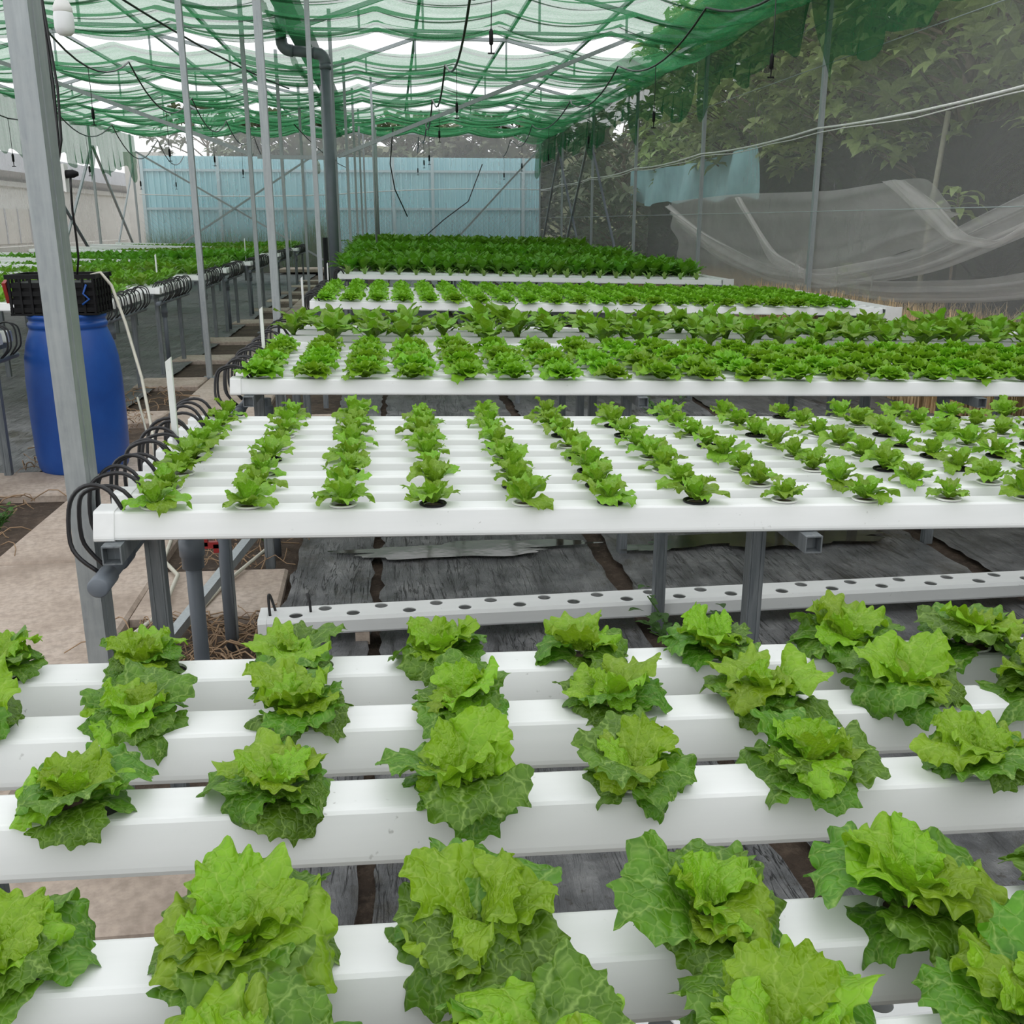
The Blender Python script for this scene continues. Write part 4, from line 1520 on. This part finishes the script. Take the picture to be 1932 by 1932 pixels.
# chain link in front of the foot of the fence
b = MB()
sp = 0.14
Hc = 1.75
x = -7.3
while x < 4.6:
    for sg in (1, -1):
        xa, xb = x, x + sg * Hc
        zb = Hc
        lim = (4.65 - xa) if sg > 0 else (xa + 7.35)
        zb = min(Hc, lim)
        b.bar((xa, 0, 0), (xa + sg * zb, 0, zb), 0.007)
    x += sp
o = b.build('chain_link', 'chain_wire', None, False, (0, 31.9, 0))
tag(o, 'chain-link wire mesh along the foot of the blue fence', 'wire mesh', None, 'stuff')

# pale shed and low wall beyond the left net
shed = empty('shed', (-12.5, 26.0, 0))
tag(shed, 'pale shed with grey roof and slatted gate behind the left net', 'shed')
MB().box((0, 12, 1.3), (0.3, 46, 2.6)).build('wall', 'shed_paint', shed)
rb = MB()
rb.box((0.15, 12, 3.1), (1.2, 46, 0.6), Matrix.Rotation(R(-14), 3, 'Y'))
rb.build('roof', 'shed_roof', shed)
MB().box((0.22, 12, 2.62), (0.14, 46, 0.16)).build('fascia', 'shed_paint', shed)
for i in range(16):
    MB().box((0.2, -6.0 + 1.15 * i, 1.3), (0.05, 0.09, 1.1)).build('slat', 'shed_roof', shed)
MB().box((0.19, 2.5, 1.3), (0.03, 20, 1.1)).build('gate_panel', 'concrete_wall', shed)
o = MB().box((0, 0, 0.42), (0.2, 40, 0.85)).build('low_wall', 'concrete_wall', None, False, (-9.4, 18, 0))
tag(o, 'low cream wall beyond the left net', 'wall')
o = MB().box((0, 0, 1.9), (1.2, 9.0, 3.8)).build('beige_building', 'concrete_wall', None, False, (-8.7, 43.0, 0))
tag(o, 'plain beige building wall behind the far left net corner', 'building')
yard = MB().grid(bumpy_grid(-40, -7.4, -10, 60, 12, 12, 0.0, 0.0, 2)).build('yard_floor', 'concrete')
tag(yard, 'bright concrete yard outside the left net wall', None, None, 'structure')


def hill_grid(n=70):
    xs = np.linspace(-60, 60, n)
    ys = np.linspace(-30, 90, n)
    X, Y = np.meshgrid(xs, ys, indexing='ij')
    r1 = np.clip((X - 13.5) / 5.0, 0, 1) * 8.5
    r2 = np.clip((Y - 43) / 6.0, 0, 1) * 5.2 * np.clip((X + 7.5) / 3.0, 0.0, 1)
    Z = np.maximum(r1, r2) + (np.sin(X * 0.7 + Y * 0.4) + np.sin(X * 0.31 - Y * 0.8)) * 0.25 - 0.6
    return np.stack([X, Y, Z], -1)


simple('hill_scrub', (0.13, 0.14, 0.075), 0.95, var=0.5, scale=1.2, bumps=0.8)
o = MB().grid(hill_grid()).build('hills', 'hill_scrub', None, True)
tag(o, 'scrubby slope rising behind the trees and the blue fence', None, None, 'structure')


def make_tree(loc, label, cat_group, mat, n_clu, rx, ry, z0, z1, seed, leaf_l=0.28, per=8, bark='bark'):
    rs = random.Random(seed)
    root = empty('tree', loc)
    tag(root, label, 'tree', cat_group)
    tr = MB()
    tr.tube([(0, 0, -0.05), (0.05, 0.08, z0 * 0.5), (0.0, 0.15, z0 + 0.6), (0.1, 0.0, (z0 + z1) / 2), (0.15, 0, z1 * 0.92)], 0.09, 8, True, [0.13, 0.11, 0.09, 0.06, 0.02])
    parts = []
    base = [spoon_arrays(seed * 7 + i, leaf_l * rs.uniform(0.85, 1.15), leaf_l * 0.38, R(35 - 12 * i), R(-35 - 10 * i), 5, 3, 0.06, 0.02) for i in range(4)]
    for c in range(n_clu):
        a = rs.uniform(0, 6.28)
        q = rs.uniform(0.25, 1.0) ** 0.5
        h = rs.uniform(0, 1)
        wz = math.sin(math.pi * (0.12 + 0.80 * h)) ** 0.6
        p = Vector((rx * q * wz * math.cos(a), ry * q * wz * math.sin(a), z0 + (z1 - z0) * h))
        if c % 4 == 0:
            tr.tube([(0.08, 0, max(0.4, p.z - 0.9)), (p.x * 0.5, p.y * 0.5, p.z - 0.35), (p.x, p.y, p.z)], 0.02, 5, False, [0.035, 0.022, 0.010])
        tx, ty = rs.uniform(-0.5, 0.5), rs.uniform(-0.5, 0.5)
        rt = np.array(Matrix.Rotation(tx, 3, 'X') @ Matrix.Rotation(ty, 3, 'Y'))
        for i in range(per):
            V, F, U = base[i % 4]
            W = xf(V, i * 2.39996 + rs.uniform(-.2, .2), R(rs.uniform(-15, 25)), rs.uniform(0.7, 1.15))
            parts.append((W @ rt.T + np.array(p), F, U))
    V, F, U = join_arrays(parts)
    put('foliage', to_mesh('foliage', V, F, U, mat), root)
    tr.build('trunk', bark, root, True)
    return root


tr_spots = [((8.0, 6.5, 0), 'the nearest'), ((8.2, 10.2, 0), 'second nearest'), ((8.1, 14.2, 0), 'third'), ((8.3, 18.2, 0), 'fourth'), ((8.2, 22.6, 0), 'fifth'), ((8.5, 27.5, 0), 'farthest'),
            ((11.6, 9.5, 0), 'tall, nearest of the second rank'), ((11.8, 14.0, 0), 'tall, second of the second rank'), ((11.6, 18.8, 0), 'tall, third of the second rank'),
            ((11.8, 24.0, 0), 'tall, fourth of the second rank'), ((11.0, 30.0, 0), 'tall, farthest of the second rank')]
for i, (p, nm) in enumerate(tr_spots):
    tall = i >= 6
    make_tree(p, 'leafy tree behind the right net wall, %s' % nm, 'trees behind the right net', 'tree_leaf', 620 if tall else 460, 2.6 if tall else 2.3, 3.2 if tall else 2.7,
              0.6 if tall else 2.35, 9.5 if tall else 6.8, 900 + i, 0.52 if tall else 0.36)
for i, (p, nm) in enumerate([((7.0, 31.5, 0), 'the left one by the fence corner'), ((9.5, 35.0, 0), 'the far one by the fence corner'), ((6.6, 36.5, 0), 'the one behind the fence corner')]):
    make_tree(p, 'dull low bush behind the right net, %s' % nm, 'bushes at the back right corner', 'far_leaf', 260, 1.8, 2.4, 0.2, 4.6, 930 + i, 0.42)
for i, (p, nm) in enumerate([((-3.4, 37, 0), 'broad hazy tree behind the blue fence above the walkway'), ((0.6, 38, 0), 'hazy tree behind the blue fence right of the downpipe'),
                             ((4.0, 37, 0), 'hazy tree behind the blue fence at the right corner'), ((-7.4, 44, 0), 'sparse pale tree behind the far left fence corner')]):
    make_tree(p, nm, 'trees behind the blue fence', 'far_leaf', 420 if i < 3 else 110, 2.7, 1.8, 1.8, 4.9 if i < 3 else 6.0, 950 + i, 0.46)

# small saplings just behind the right net
for i, (p, s) in enumerate([((5.9, 10.3, 0), 1.75), ((5.6, 12.0, 0), 0.9), ((6.6, 9.6, 0), 0.8)]):
    root = empty('sapling', p)
    tag(root, 'drooping-leaved sapling behind the right net, %s' % ['the tall one beside the bamboo pole', 'the short one among the loose net', 'the low one at the far right'][i], 'sapling', 'saplings behind the right net')
    MB().tube([(0, 0, 0), (0.03, 0.02, s * 0.5), (0, 0, s)], 0.014, 6).build('stem', 'bark', root, True)
    parts = []
    for k in range(14):
        V, F, U = spoon_arrays(980 + k, 0.36, 0.10, R(30 - 2 * k), R(-70), 7, 3, 0.06, 0.02)
        parts.append((xf(V, k * 2.39996, 0, 1.0, (0, 0, s - 0.02 * k)), F, U))
    put('foliage', to_mesh('foliage', *join_arrays(parts), 'tree_leaf'), root)

# dark shade-cloth fence, teal tarp, bamboo pole, loose white nets
P = np.zeros((12, 120, 3))
ys = np.linspace(2, 30, 120)
for j in range(12):
    q = j / 11
    P[j, :, 0] = 7.5 + 0.06 * np.sin(ys * 1.3) * math.sin(math.pi * q)
    P[j, :, 1] = ys
    P[j, :, 2] = (2.72 + 0.08 * np.sin(ys * 0.9)) * q
o = MB().grid(P).build('shade_cloth_fence', 'black_net', None, True)
tag(o, 'black shade-cloth fence behind the right net wall', 'fence')
P = np.zeros((10, 60, 3))
ys = np.linspace(19.5, 30.0, 60)
for j in range(10):
    q = j / 9
    P[j, :, 0] = 7.05 + 0.08 * np.sin(ys * 2.0 + 2 * q) + 0.05 * np.sin(ys * 5 + 1)
    P[j, :, 1] = ys
    P[j, :, 2] = 1.90 + 0.95 * q - 0.08 * q * np.sin((ys - 19.5) / 10.5 * math.pi) + 0.05 * np.sin(ys * 2.2) * (1 - q)
o = MB().grid(P).build('tarp', 'tarp_teal', None, True)
tag(o, 'faded teal tarp hung behind the right net', 'tarp')
o = MB().tube([(7.2, 13.35, 0), (7.2, 13.2, 1.7), (7.2, 13.05, 2.82)], 0.035, 8).build('bamboo_pole', 'bamboo', None, True)
tag(o, 'leaning bamboo pole behind the right net', 'pole')


def drape(ptsA, ptsB, n, m, folds, amp, seed, label, x_off=0.0):
    """sheet of loose net between two space curves, crumpled into folds along its length"""
    def interp(pts, t_):
        pts = np.array(pts, float)
        k = np.linspace(0, 1, len(pts))
        # smooth by catmull-ish: dense linear + smoothing
        tt = np.linspace(0, 1, 200)
        C = np.stack([np.interp(tt, k, pts[:, i]) for i in range(3)], -1)
        ker = np.hanning(31)
        ker /= ker.sum()
        Cp = np.pad(C, ((15, 15), (0, 0)), mode='edge')
        C = np.stack([np.convolve(Cp[:, i], ker, mode='valid') for i in range(3)], -1)
        return np.stack([np.interp(t_, tt, C[:, i]) for i in range(3)], -1)
    rs = np.random.RandomState(seed)
    t_ = np.linspace(0, 1, n)
    A, B = interp(ptsA, t_), interp(ptsB, t_)
    P = np.zeros((m, n, 3))
    ph = rs.uniform(0, 6, 4)
    for j in range(m):
        q = j / (m - 1)
        C = A * (1 - q) + B * q
        C[:, 0] += amp * (np.sin(q * folds + 2.5 * t_ + ph[0]) + 0.5 * np.sin(q * folds * 2.3 - 4 * t_ + ph[1]) + 0.4 * np.sin(t_ * 17 + q * 5 + ph[2]))
        C[:, 2] += 0.25 * amp * np.sin(q * folds * 1.7 + 6 * t_ + ph[3])
        P[j] = C
    o = MB().grid(P).build('loose_net', 'loose_net', None, True)
    tag(o, label, 'loose net', 'crumpled white nets outside the right wall')


drape([(5.3, 19.5, 1.80), (5.3, 15.5, 1.86), (5.3, 12.0, 1.82), (5.3, 9.9, 1.88), (5.3, 9.3, 1.60)], [(5.5, 19.5, 0.3), (5.5, 15.5, 0.25), (5.5, 12.5, 0.55), (5.5, 10.8, 1.1), (5.5, 9.6, 1.35)],
      130, 30, 9, 0.06, 1, 'sheet of crumpled white net hung on a line behind the right wall')
drape([(5.1, 19.0, 1.80), (5.1, 16.3, 1.25), (5.1, 13.8, 0.92), (5.1, 11.8, 0.88), (5.1, 9.6, 1.15), (5.1, 8.0, 1.60), (5.1, 6.6, 2.0)],
      [(5.2, 18.6, 1.45), (5.2, 15.8, 0.85), (5.2, 13.4, 0.60), (5.2, 11.6, 0.66), (5.2, 9.5, 0.95), (5.2, 7.9, 1.38), (5.2, 6.5, 1.75)],
      140, 24, 16, 0.05, 2, 'long swag of bunched white net sagging low behind the right wall')
drape([(5.15, 15.15, 1.84), (5.15, 13.4, 1.05), (5.15, 12.0, 0.82), (5.15, 10.2, 0.84), (5.15, 8.4, 0.95), (5.15, 6.5, 1.25)],
      [(5.16, 15.17, 1.84), (5.2, 13.7, 0.90), (5.2, 12.1, 0.64), (5.2, 10.1, 0.64), (5.2, 8.3, 0.78), (5.2, 6.4, 1.05)],
      140, 20, 13, 0.04, 3, 'narrow lower swag of white net behind the right wall')
drape([(5.0, 10.2, 1.86), (5.0, 9.6, 1.6), (5.0, 8.9, 1.27), (5.02, 8.2, 1.22), (5.06, 7.4, 1.55)], [(5.05, 9.9, 1.86), (5.05, 9.2, 1.6), (5.05, 8.6, 1.33), (5.05, 8.1, 1.30), (5.06, 7.38, 1.57)],
      60, 14, 9, 0.03, 4, 'short twisted end of white net falling from the line')

# dry grass beyond the right beds
def grass_patch(name, n, xr, yr, hmin, hmax, mat, seed, label, ln=0.7):
    rs = np.random.RandomState(seed)
    V, F, U = [], [], []
    for i in range(n):
        x, y_ = rs.uniform(*xr), rs.uniform(*yr)
        h = rs.uniform(hmin, hmax)
        a = rs.uniform(0, 6.28)
        lean = rs.uniform(0.1, 1.0) * ln * h
        w = rs.uniform(0.004, 0.010)
        dx, dy = math.cos(a), math.sin(a)
        k = len(V)
        for t_ in (0, 0.5, 1.0):
            cx, cy, cz = x + dx * lean * t_ ** 2, y_ + dy * lean * t_ ** 2, h * t_ * (1 - 0.25 * t_)
            ww = w * (1 - 0.8 * t_)
            V += [(cx - dy * ww, cy + dx * ww, cz), (cx + dy * ww, cy - dx * ww, cz)]
            U += [(0, t_), (1, t_)]
        F += [(k, k + 1, k + 3, k + 2), (k + 2, k + 3, k + 5, k + 4)]
    o = put(name, to_mesh(name, np.array(V), F, np.array(U), mat))
    tag(o, label, 'grass', None, 'stuff')


grass_patch('dry_grass', 16000, (4.9, 7.3), (4.5, 24), 0.25, 0.75, 'dry_grass', 5, 'dry brown grass growing outside the right net wall', 0.5)
grass_patch('dry_grass', 5500, (4.13, 4.26), (4.8, 11.5), 0.35, 1.10, 'dry_grass', 6, 'thin dry grass along the inner foot of the right net wall', 0.12)
grass_patch('tall_weed_grass', 700, (-2.6, -1.9), (31.35, 31.75), 0.8, 2.2, 'weed_leaf', 7, 'tall grass clump before the blue fence behind the walkway', 0.12)
grass_patch('fence_weeds', 2500, (-7.2, -2.6), (31.2, 31.8), 0.6, 1.7, 'weed_leaf', 8, 'weeds climbing the chain-link left of the walkway', 0.1)

# ================================================================== THINGS IN THE AISLE
# blue drum
dr = empty('blue_drum', (-1.885, 6.12, -0.01))
tag(dr, 'blue plastic drum standing by the walkway with a black crate on top', 'drum')
prof = [(0.0, 0.0), (0.20, 0.0), (0.232, 0.02), (0.252, 0.06), (0.262, 0.14), (0.266, 0.35), (0.264, 0.58), (0.256, 0.70), (0.240, 0.78), (0.222, 0.835), (0.212, 0.862), (0.208, 0.872),
        (0.214, 0.877), (0.217, 0.895), (0.213, 0.905), (0.207, 0.908), (0.207, 0.925), (0.214, 0.93), (0.216, 0.945), (0.208, 0.952), (0.196, 0.95), (0.19, 0.94), (0.0, 0.938)]
MB().lathe(prof, 48).build('body', 'drum_blue', dr, True)
MB().box((0.02, -0.262, 0.66), (0.06, 0.012, 0.012)).build('clip', 'drum_blue', dr)
# black crate
cr = empty('black_crate', (-1.90, 6.12, 0.941))
tag(cr, 'black slatted plastic crate resting on top of the blue drum', 'crate')
cw, cd, chh = 0.47, 0.33, 0.225
MB().box((0, 0, 0.006), (cw, cd, 0.012)).build('base', 'black_plastic', cr)
MB().box((0, -cd / 2 + 0.006, chh - 0.012), (cw + 0.02, 0.018, 0.024)).box((0, cd / 2 - 0.006, chh - 0.012), (cw + 0.02, 0.018, 0.024)).box((-cw / 2 + 0.006, 0, chh - 0.012), (0.018, cd, 0.024)).box((cw / 2 - 0.006, 0, chh - 0.012), (0.018, cd, 0.024)).build('rim', 'black_plastic', cr)
for s in (-1, 1):
    for z in (0.03, 0.075, 0.12, 0.165):
        MB().box((0, s * (cd / 2 - 0.008), z), (cw, 0.008, 0.026)).build('slat', 'black_plastic', cr)
        MB().box((s * (cw / 2 - 0.008), 0, z), (0.008, cd, 0.026)).build('slat', 'black_plastic', cr)
    for i in range(9):
        MB().box((-cw / 2 + 0.01 + i * (cw - 0.02) / 8, s * (cd / 2 - 0.004), 0.11), (0.012, 0.012, 0.21)).build('upright', 'black_plastic', cr)
    for i in range(6):
        MB().box((s * (cw / 2 - 0.004), -cd / 2 + 0.02 + i * (cd - 0.04) / 5, 0.11), (0.012, 0.012, 0.21)).build('upright', 'black_plastic', cr)
MB().box((0, 0, 0.10), (cw - 0.04, cd - 0.04, 0.16)).build('dark_contents', 'black_plastic', cr)
MB().tube([(0.19, -0.168, 0.17), (0.17, -0.175, 0.12), (0.20, -0.175, 0.09), (0.16, -0.175, 0.06)], 0.006, 6).build('blue_tie', 'drum_blue', cr, True)
MB().box((-0.26, -0.1, 0.13), (0.02, 0.05, 0.12), Matrix.Rotation(R(20), 3, 'X')).build('red_tab', 'red_plastic', cr)

# beige hose rising from the ground into the crate
pts = [(-1.72, 6.1, 1.155), (-1.66, 6.08, 1.17), (-1.60, 6.05, 1.10), (-1.52, 5.95, 0.90), (-1.40, 5.7, 0.62), (-1.30, 5.4, 0.36), (-1.20, 5.0, 0.10), (-1.13, 4.8, 0.045), (-1.05, 4.5, 0.045), (-1.02, 4.2, 0.05), (-0.92, 4.0, 0.05), (-0.90, 3.6, 0.045), (-0.98, 3.3, 0.045)]
rope('beige_hose', [Vector(p) for p in pts], 0.009, 'beige_hose', 'beige hose running from the crate down beside the walkway', 'hose')
rope('grey_hose', [Vector(p) for p in [(-1.66, 6.6, 0.36), (-1.55, 6.3, 0.18), (-1.38, 5.95, 0.06), (-1.2, 5.7, 0.045), (-1.05, 5.3, 0.045)]], 0.007, 'beige_hose', 'thin grey hose at the right foot of the blue drum', 'hose')
rope('beige_hose', [Vector(p) for p in [(-0.80, 3.45, 0.03), (-0.72, 3.9, 0.04), (-0.60, 4.3, 0.05), (-0.52, 4.6, 0.10), (-0.50, 4.7, 0.2)]], 0.008, 'beige_hose', 'short beige hose under the young lettuce bed', 'hose')
o = empty('red_valve', (-0.60, 3.3, 0.40))
tag(o, 'red valve handle on a grey pipe under the young lettuce bed', 'valve')
MB().box((-0.035, 0, 0), (0.07, 0.02, 0.022)).box((-0.06, 0, 0.012), (0.02, 0.02, 0.03)).box((-0.02, 0, -0.012), (0.025, 0.02, 0.03)).build('handle', 'red_plastic', o)
MB().tube([(0.0, 0, -0.40), (0, 0, 0.35)], 0.018, 12).build('pipe', 'pipe_grey', o, True)
# steel angle lying on the slab
o = MB().bar((-0.86, 2.9, 0.05), (-0.60, 4.0, 0.22), 0.035).build('steel_strip', 'galvanised')
tag(o, 'leaning steel strip beside the bed leg at the walkway edge', 'steel strip')

# socket box with plug and black cable on the walkway post behind the big one
SX, SY = XB + 0.03, 5.69
sk = empty('socket_box', (SX, SY, 1.60))
tag(sk, 'pale socket box with black plug on the post behind the broad one', 'socket')
MB().box((0.03, 0.0, 0.067), (0.05, 0.06, 0.135)).build('box', 'white_plastic', sk)
MB().box((0.058, 0.0, 0.067), (0.008, 0.066, 0.14)).build('cover', 'white_plastic', sk)
MB().tube([(0.060, -0.01, 0.085), (0.10, -0.015, 0.088), (0.125, -0.015, 0.088)], 0.02, 12, True, [0.021, 0.021, 0.010]).build('plug', 'black_plastic', sk, True)
MB().tube([(0.085, -0.015, 0.08), (0.080, -0.02, 0.0), (0.07, 0, -0.10), (0.05, 0.08, -0.22), (0.02, 0.18, -0.34), (-0.04, 0.31, -0.46)], 0.006, 7).build('cord', 'black_hose', sk, True)
for k, (dx, dy) in enumerate(((0.030, 0.0), (0.045, -0.012), (0.062, -0.02))):
    rope('black_cable', [Vector(p) for p in [(SX + 0.02 + 0.2 * dx, SY + dy, 1.735), (SX + dx, SY + dy, 1.85), (SX + dx * 1.2, SY + dy, 2.1), (SX + 0.02 + 0.4 * dx, SY + dy, 2.6), (SX + 0.012, SY + dy, 3.75)]], 0.007, 'black_hose',
         'black cable running up the post above the socket box, %s of three' % ['left', 'middle', 'right'][k], 'cable', 'cables above the socket box')


def bulb(loc, s, label):
    o = empty('light_bulb', loc)
    tag(o, label, 'light bulb', 'unlit lamps')
    MB().lathe([(0.0, -0.115), (0.030, -0.112), (0.046, -0.098), (0.051, -0.075), (0.051, -0.012), (0.047, 0.0)], 28).build('diffuser', 'bulb_glass', o, True)
    MB().lathe([(0.047, 0.0), (0.050, 0.004), (0.047, 0.030), (0.030, 0.062), (0.020, 0.075)], 28).build('housing', 'white_plastic', o, True)
    MB().lathe([(0.020, 0.072), (0.022, 0.085), (0.022, 0.13), (0.012, 0.14), (0.0, 0.14)], 20).build('lamp_holder', 'white_plastic', o, True)
    MB().tube([(0, 0, 0.13), (0.004, 0, 0.5), (0, 0, (3.80 - loc[2]) / s)], 0.004, 6).build('cord', 'black_hose', o, True)
    o.scale = (s, s, 1 * s)
    return o


bulb((-1.40, 5.0, 2.33), 0.82, 'white LED bulb hanging beside the broad post at top left')
bulb((-1.75, 26.0, 2.75), 1.6, 'small white bulb hanging far back above the walkway')

# ================================================================== MIST LINES
def mist_line(x, ys, z, label, sag, drop, seed, r=0.011, first_len=0.5, drops_at=0.5):
    rs = random.Random(seed)
    o = empty('mist_line', (x, ys[0], z))
    tag(o, label, 'hose', 'mist lines under the roof')
    pts = []
    for i in range(len(ys) - 1):
        a = Vector((rs.uniform(-.04, .04), ys[i] - ys[0], 0))
        b = Vector((rs.uniform(-.04, .04), ys[i + 1] - ys[0], 0))
        seg = catenary(a, b, sag * rs.uniform(0.8, 1.2), 10)
        pts += seg[:-1]
        p = seg[int(10 * drops_at)]
        L = drop * rs.uniform(0.85, 1.15)
        sp_ = empty('sprinkler', p, (0, 0, 0), o)
        MB().tube([(0, 0, 0), (0.004, 0, -L * 0.5), (0, 0, -L)], 0.004, 6).build('drop_tube', 'black_hose', sp_, True)
        MB().tube([(0, 0, -L + 0.02), (0, 0, -L), (0, 0, -L - 0.09), (0, 0, -L - 0.10)], 0.016, 10, True, [0.008, 0.017, 0.017, 0.008]).build('weight', 'black_plastic', sp_, True)
        hd = MB()
        hd.box((0, 0, -L - 0.16), (0.055, 0.012, 0.012)).tube([(0, 0, -L - 0.10), (0, 0, -L - 0.16)], 0.006, 6)
        hd.build('mist_head', 'black_plastic', sp_)
    MB().tube(pts, r, 8).build('hose', 'black_hose', o, True)
    return o


mist_line(3.12, [6.6, 10.4, 14.2, 18.2, 22.8, 26.8, 30.2], 3.45, 'sagging black mist hose with hanging sprinklers over the right bed ends', 0.24, 0.48, 1)
mist_line(0.80, [6.6, 10.6, 14.9, 19.0, 23.0, 27.0, 30.0], 3.52, 'black mist hose with sprinklers over the left part of the right beds', 0.28, 0.45, 2, 0.014)
mist_line(-5.6, [14.6, 18.6, 22.6, 26.6, 30.2], 3.35, 'black mist hose with sprinklers nearest the left net wall', 0.45, 0.5, 3)
mist_line(-3.3, [10.6, 14.6, 18.6, 22.6, 26.6, 30.2], 3.45, 'black mist hose with sprinklers over the left beds near the walkway', 0.35, 0.5, 4)
rope('black_cable', catenary((-3.0, 9.0, 3.75), (-1.6, 18.0, 3.55), 0.12, 14), 0.012, 'black_hose', 'black cable sloping across under the net left of the posts', 'cable')
rope('black_cable', catenary((-1.55, 18.0, 3.0), (-1.0, 26.0, 2.7), 0.1, 10), 0.009, 'black_hose', 'thin black cable sagging to the far bulb above the walkway', 'cable')
rope('black_hose', [Vector(p) for p in [(2.6, 29.5, 3.0), (2.2, 29.6, 2.0), (1.5, 29.7, 1.5), (0.9, 29.7, 1.0), (0.4, 29.7, 0.6)]], 0.016, 'black_hose', 'black hose hanging along the far right brace', 'hose')
rope('black_hose', [Vector(p) for p in [(0.1, 22.0, 3.3), (0.02, 22.0, 2.6), (0.1, 22.1, 2.1), (0.35, 22.2, 1.55)]], 0.014, 'black_hose', 'cut black hose end hanging before the blue fence', 'hose')

# ================================================================== STAKES, WEEDS AND LITTER
for i, (x, y_, z0, z1, s) in enumerate([(-0.60, 2.74, 0.80, 1.105, 0.015), (-0.60, 4.70, 0.82, 1.08, 0.014), (-0.62, 7.1, 0.0, 1.09, 0.014), (-0.66, 10.6, 0.0, 1.05, 0.014),
                                        (-2.35, 10.6, 0.80, 1.14, 0.014), (-2.3, 16.6, 0.8, 1.2, 0.014), (-2.35, 24.6, 0.8, 1.25, 0.016)]):
    b = MB()
    h = s / 2
    b.v = [(-h, -h, 0), (h, -h, 0), (h, h, 0), (-h, h, 0), (-h, -h, z1 - z0 - 0.012), (h, -h, z1 - z0), (h, h, z1 - z0), (-h, h, z1 - z0 - 0.012)]
    b.f = [(0, 3, 2, 1), (4, 5, 6, 7), (0, 1, 5, 4), (1, 2, 6, 5), (2, 3, 7, 6), (3, 0, 4, 7)]
    o = b.build('white_stake', 'white_pvc', None, False, (x, y_, z0))
    tag(o, 'white upright plastic stake %s' % ['at the left end of the young lettuce bed', 'at the left end of the third bed', 'left of the fourth bed', 'left of the fifth bed',
                                               'at the aisle end of the third left bed', 'at the aisle end of the sixth left bed', 'at the aisle end of the eighth left bed'][i], 'stake', 'white stakes at bed ends')


def straw_litter(n, xr, yr, seed, label, mat='dry_straw'):
    rs = random.Random(seed)
    b = MB()
    for i in range(n):
        x, y_ = rs.uniform(*xr), rs.uniform(*yr)
        a = rs.uniform(0, 6.28)
        L = rs.uniform(0.05, 0.22)
        c = rs.uniform(-1.2, 1.2)
        pts = []
        for k in range(5):
            t_ = k / 4
            aa = a + c * t_
            pts.append((x + L * t_ * math.cos(aa), y_ + L * t_ * math.sin(aa), 0.012 + rs.uniform(0, 0.03) + 0.03 * math.sin(math.pi * t_)))
        b.tube(pts, rs.uniform(0.0015, 0.004), 4, False)
    o = b.build('straw_litter', mat, None, True)
    tag(o, label, 'plant litter', None, 'stuff')


straw_litter(220, (-1.0, -0.45), (2.9, 3.55), 1, 'dry roots and straw on the soil before the young lettuce bed')
straw_litter(90, (-1.0, -0.48), (4.15, 5.3), 2, 'scattered dry stalks under the young lettuce bed')
straw_litter(120, (-2.9, -1.8), (3.9, 5.4), 3, 'dry stems on the soil strip left of the walkway')
straw_litter(120, (-2.35, -1.8), (6.1, 9.1), 4, 'dry litter between the cross slabs near the drum')


def weed(loc, n, size, label, seed, mat='weed_leaf'):
    rs = random.Random(seed)
    root = empty('weed', loc)
    tag(root, label, 'weed', 'weeds on the ground')
    parts = []
    st = MB()
    for i in range(n):
        a = rs.uniform(0, 6.28)
        L = size * rs.uniform(0.5, 1.1)
        tip = Vector((math.cos(a) * L * 0.6, math.sin(a) * L * 0.6, L * rs.uniform(0.5, 1.0)))
        st.tube([(0, 0, 0), tip * 0.5 + Vector((0, 0, L * 0.15)), tip], 0.0025, 4, False)
        for k in range(5):
            V, F, U = spoon_arrays(seed * 9 + k, size * 0.30, size * 0.13, R(30), R(-20), 5, 3, 0.15, 0.02)
            p = tip * (0.45 + 0.14 * k) + Vector((0, 0, L * 0.15))
            parts.append((xf(V, rs.uniform(0, 6.28), 0, rs.uniform(0.7, 1.1), p), F, U))
    put('foliage', to_mesh('foliage', *join_arrays(parts), mat), root)
    st.build('stems', mat, root)


weed((2.5, 4.42, 0.01), 16, 0.24, 'bushy green weed growing in the gap behind the young lettuces', 1)
weed((0.93, 3.05, 0.01), 5, 0.22, 'thin sprouting weed beside the thin bed leg', 2)
weed((-0.80, 3.05, 0.0), 9, 0.10, 'low pale weed by the walkway before the bed', 3)
weed((-1.95, 4.9, 0.0), 16, 0.14, 'creeping weed on the soil beside the walkway at left', 4)
weed((-2.3, 4.6, 0.0), 12, 0.12, 'low creeping weed farther left on the soil strip', 5)
weed((-0.62, 4.5, 0.0), 12, 0.12, 'small weed on the soil under the young lettuce bed', 6)
weed((1.9, 6.9, 0.0), 8, 0.3, 'dark weed standing behind the second bed', 7)
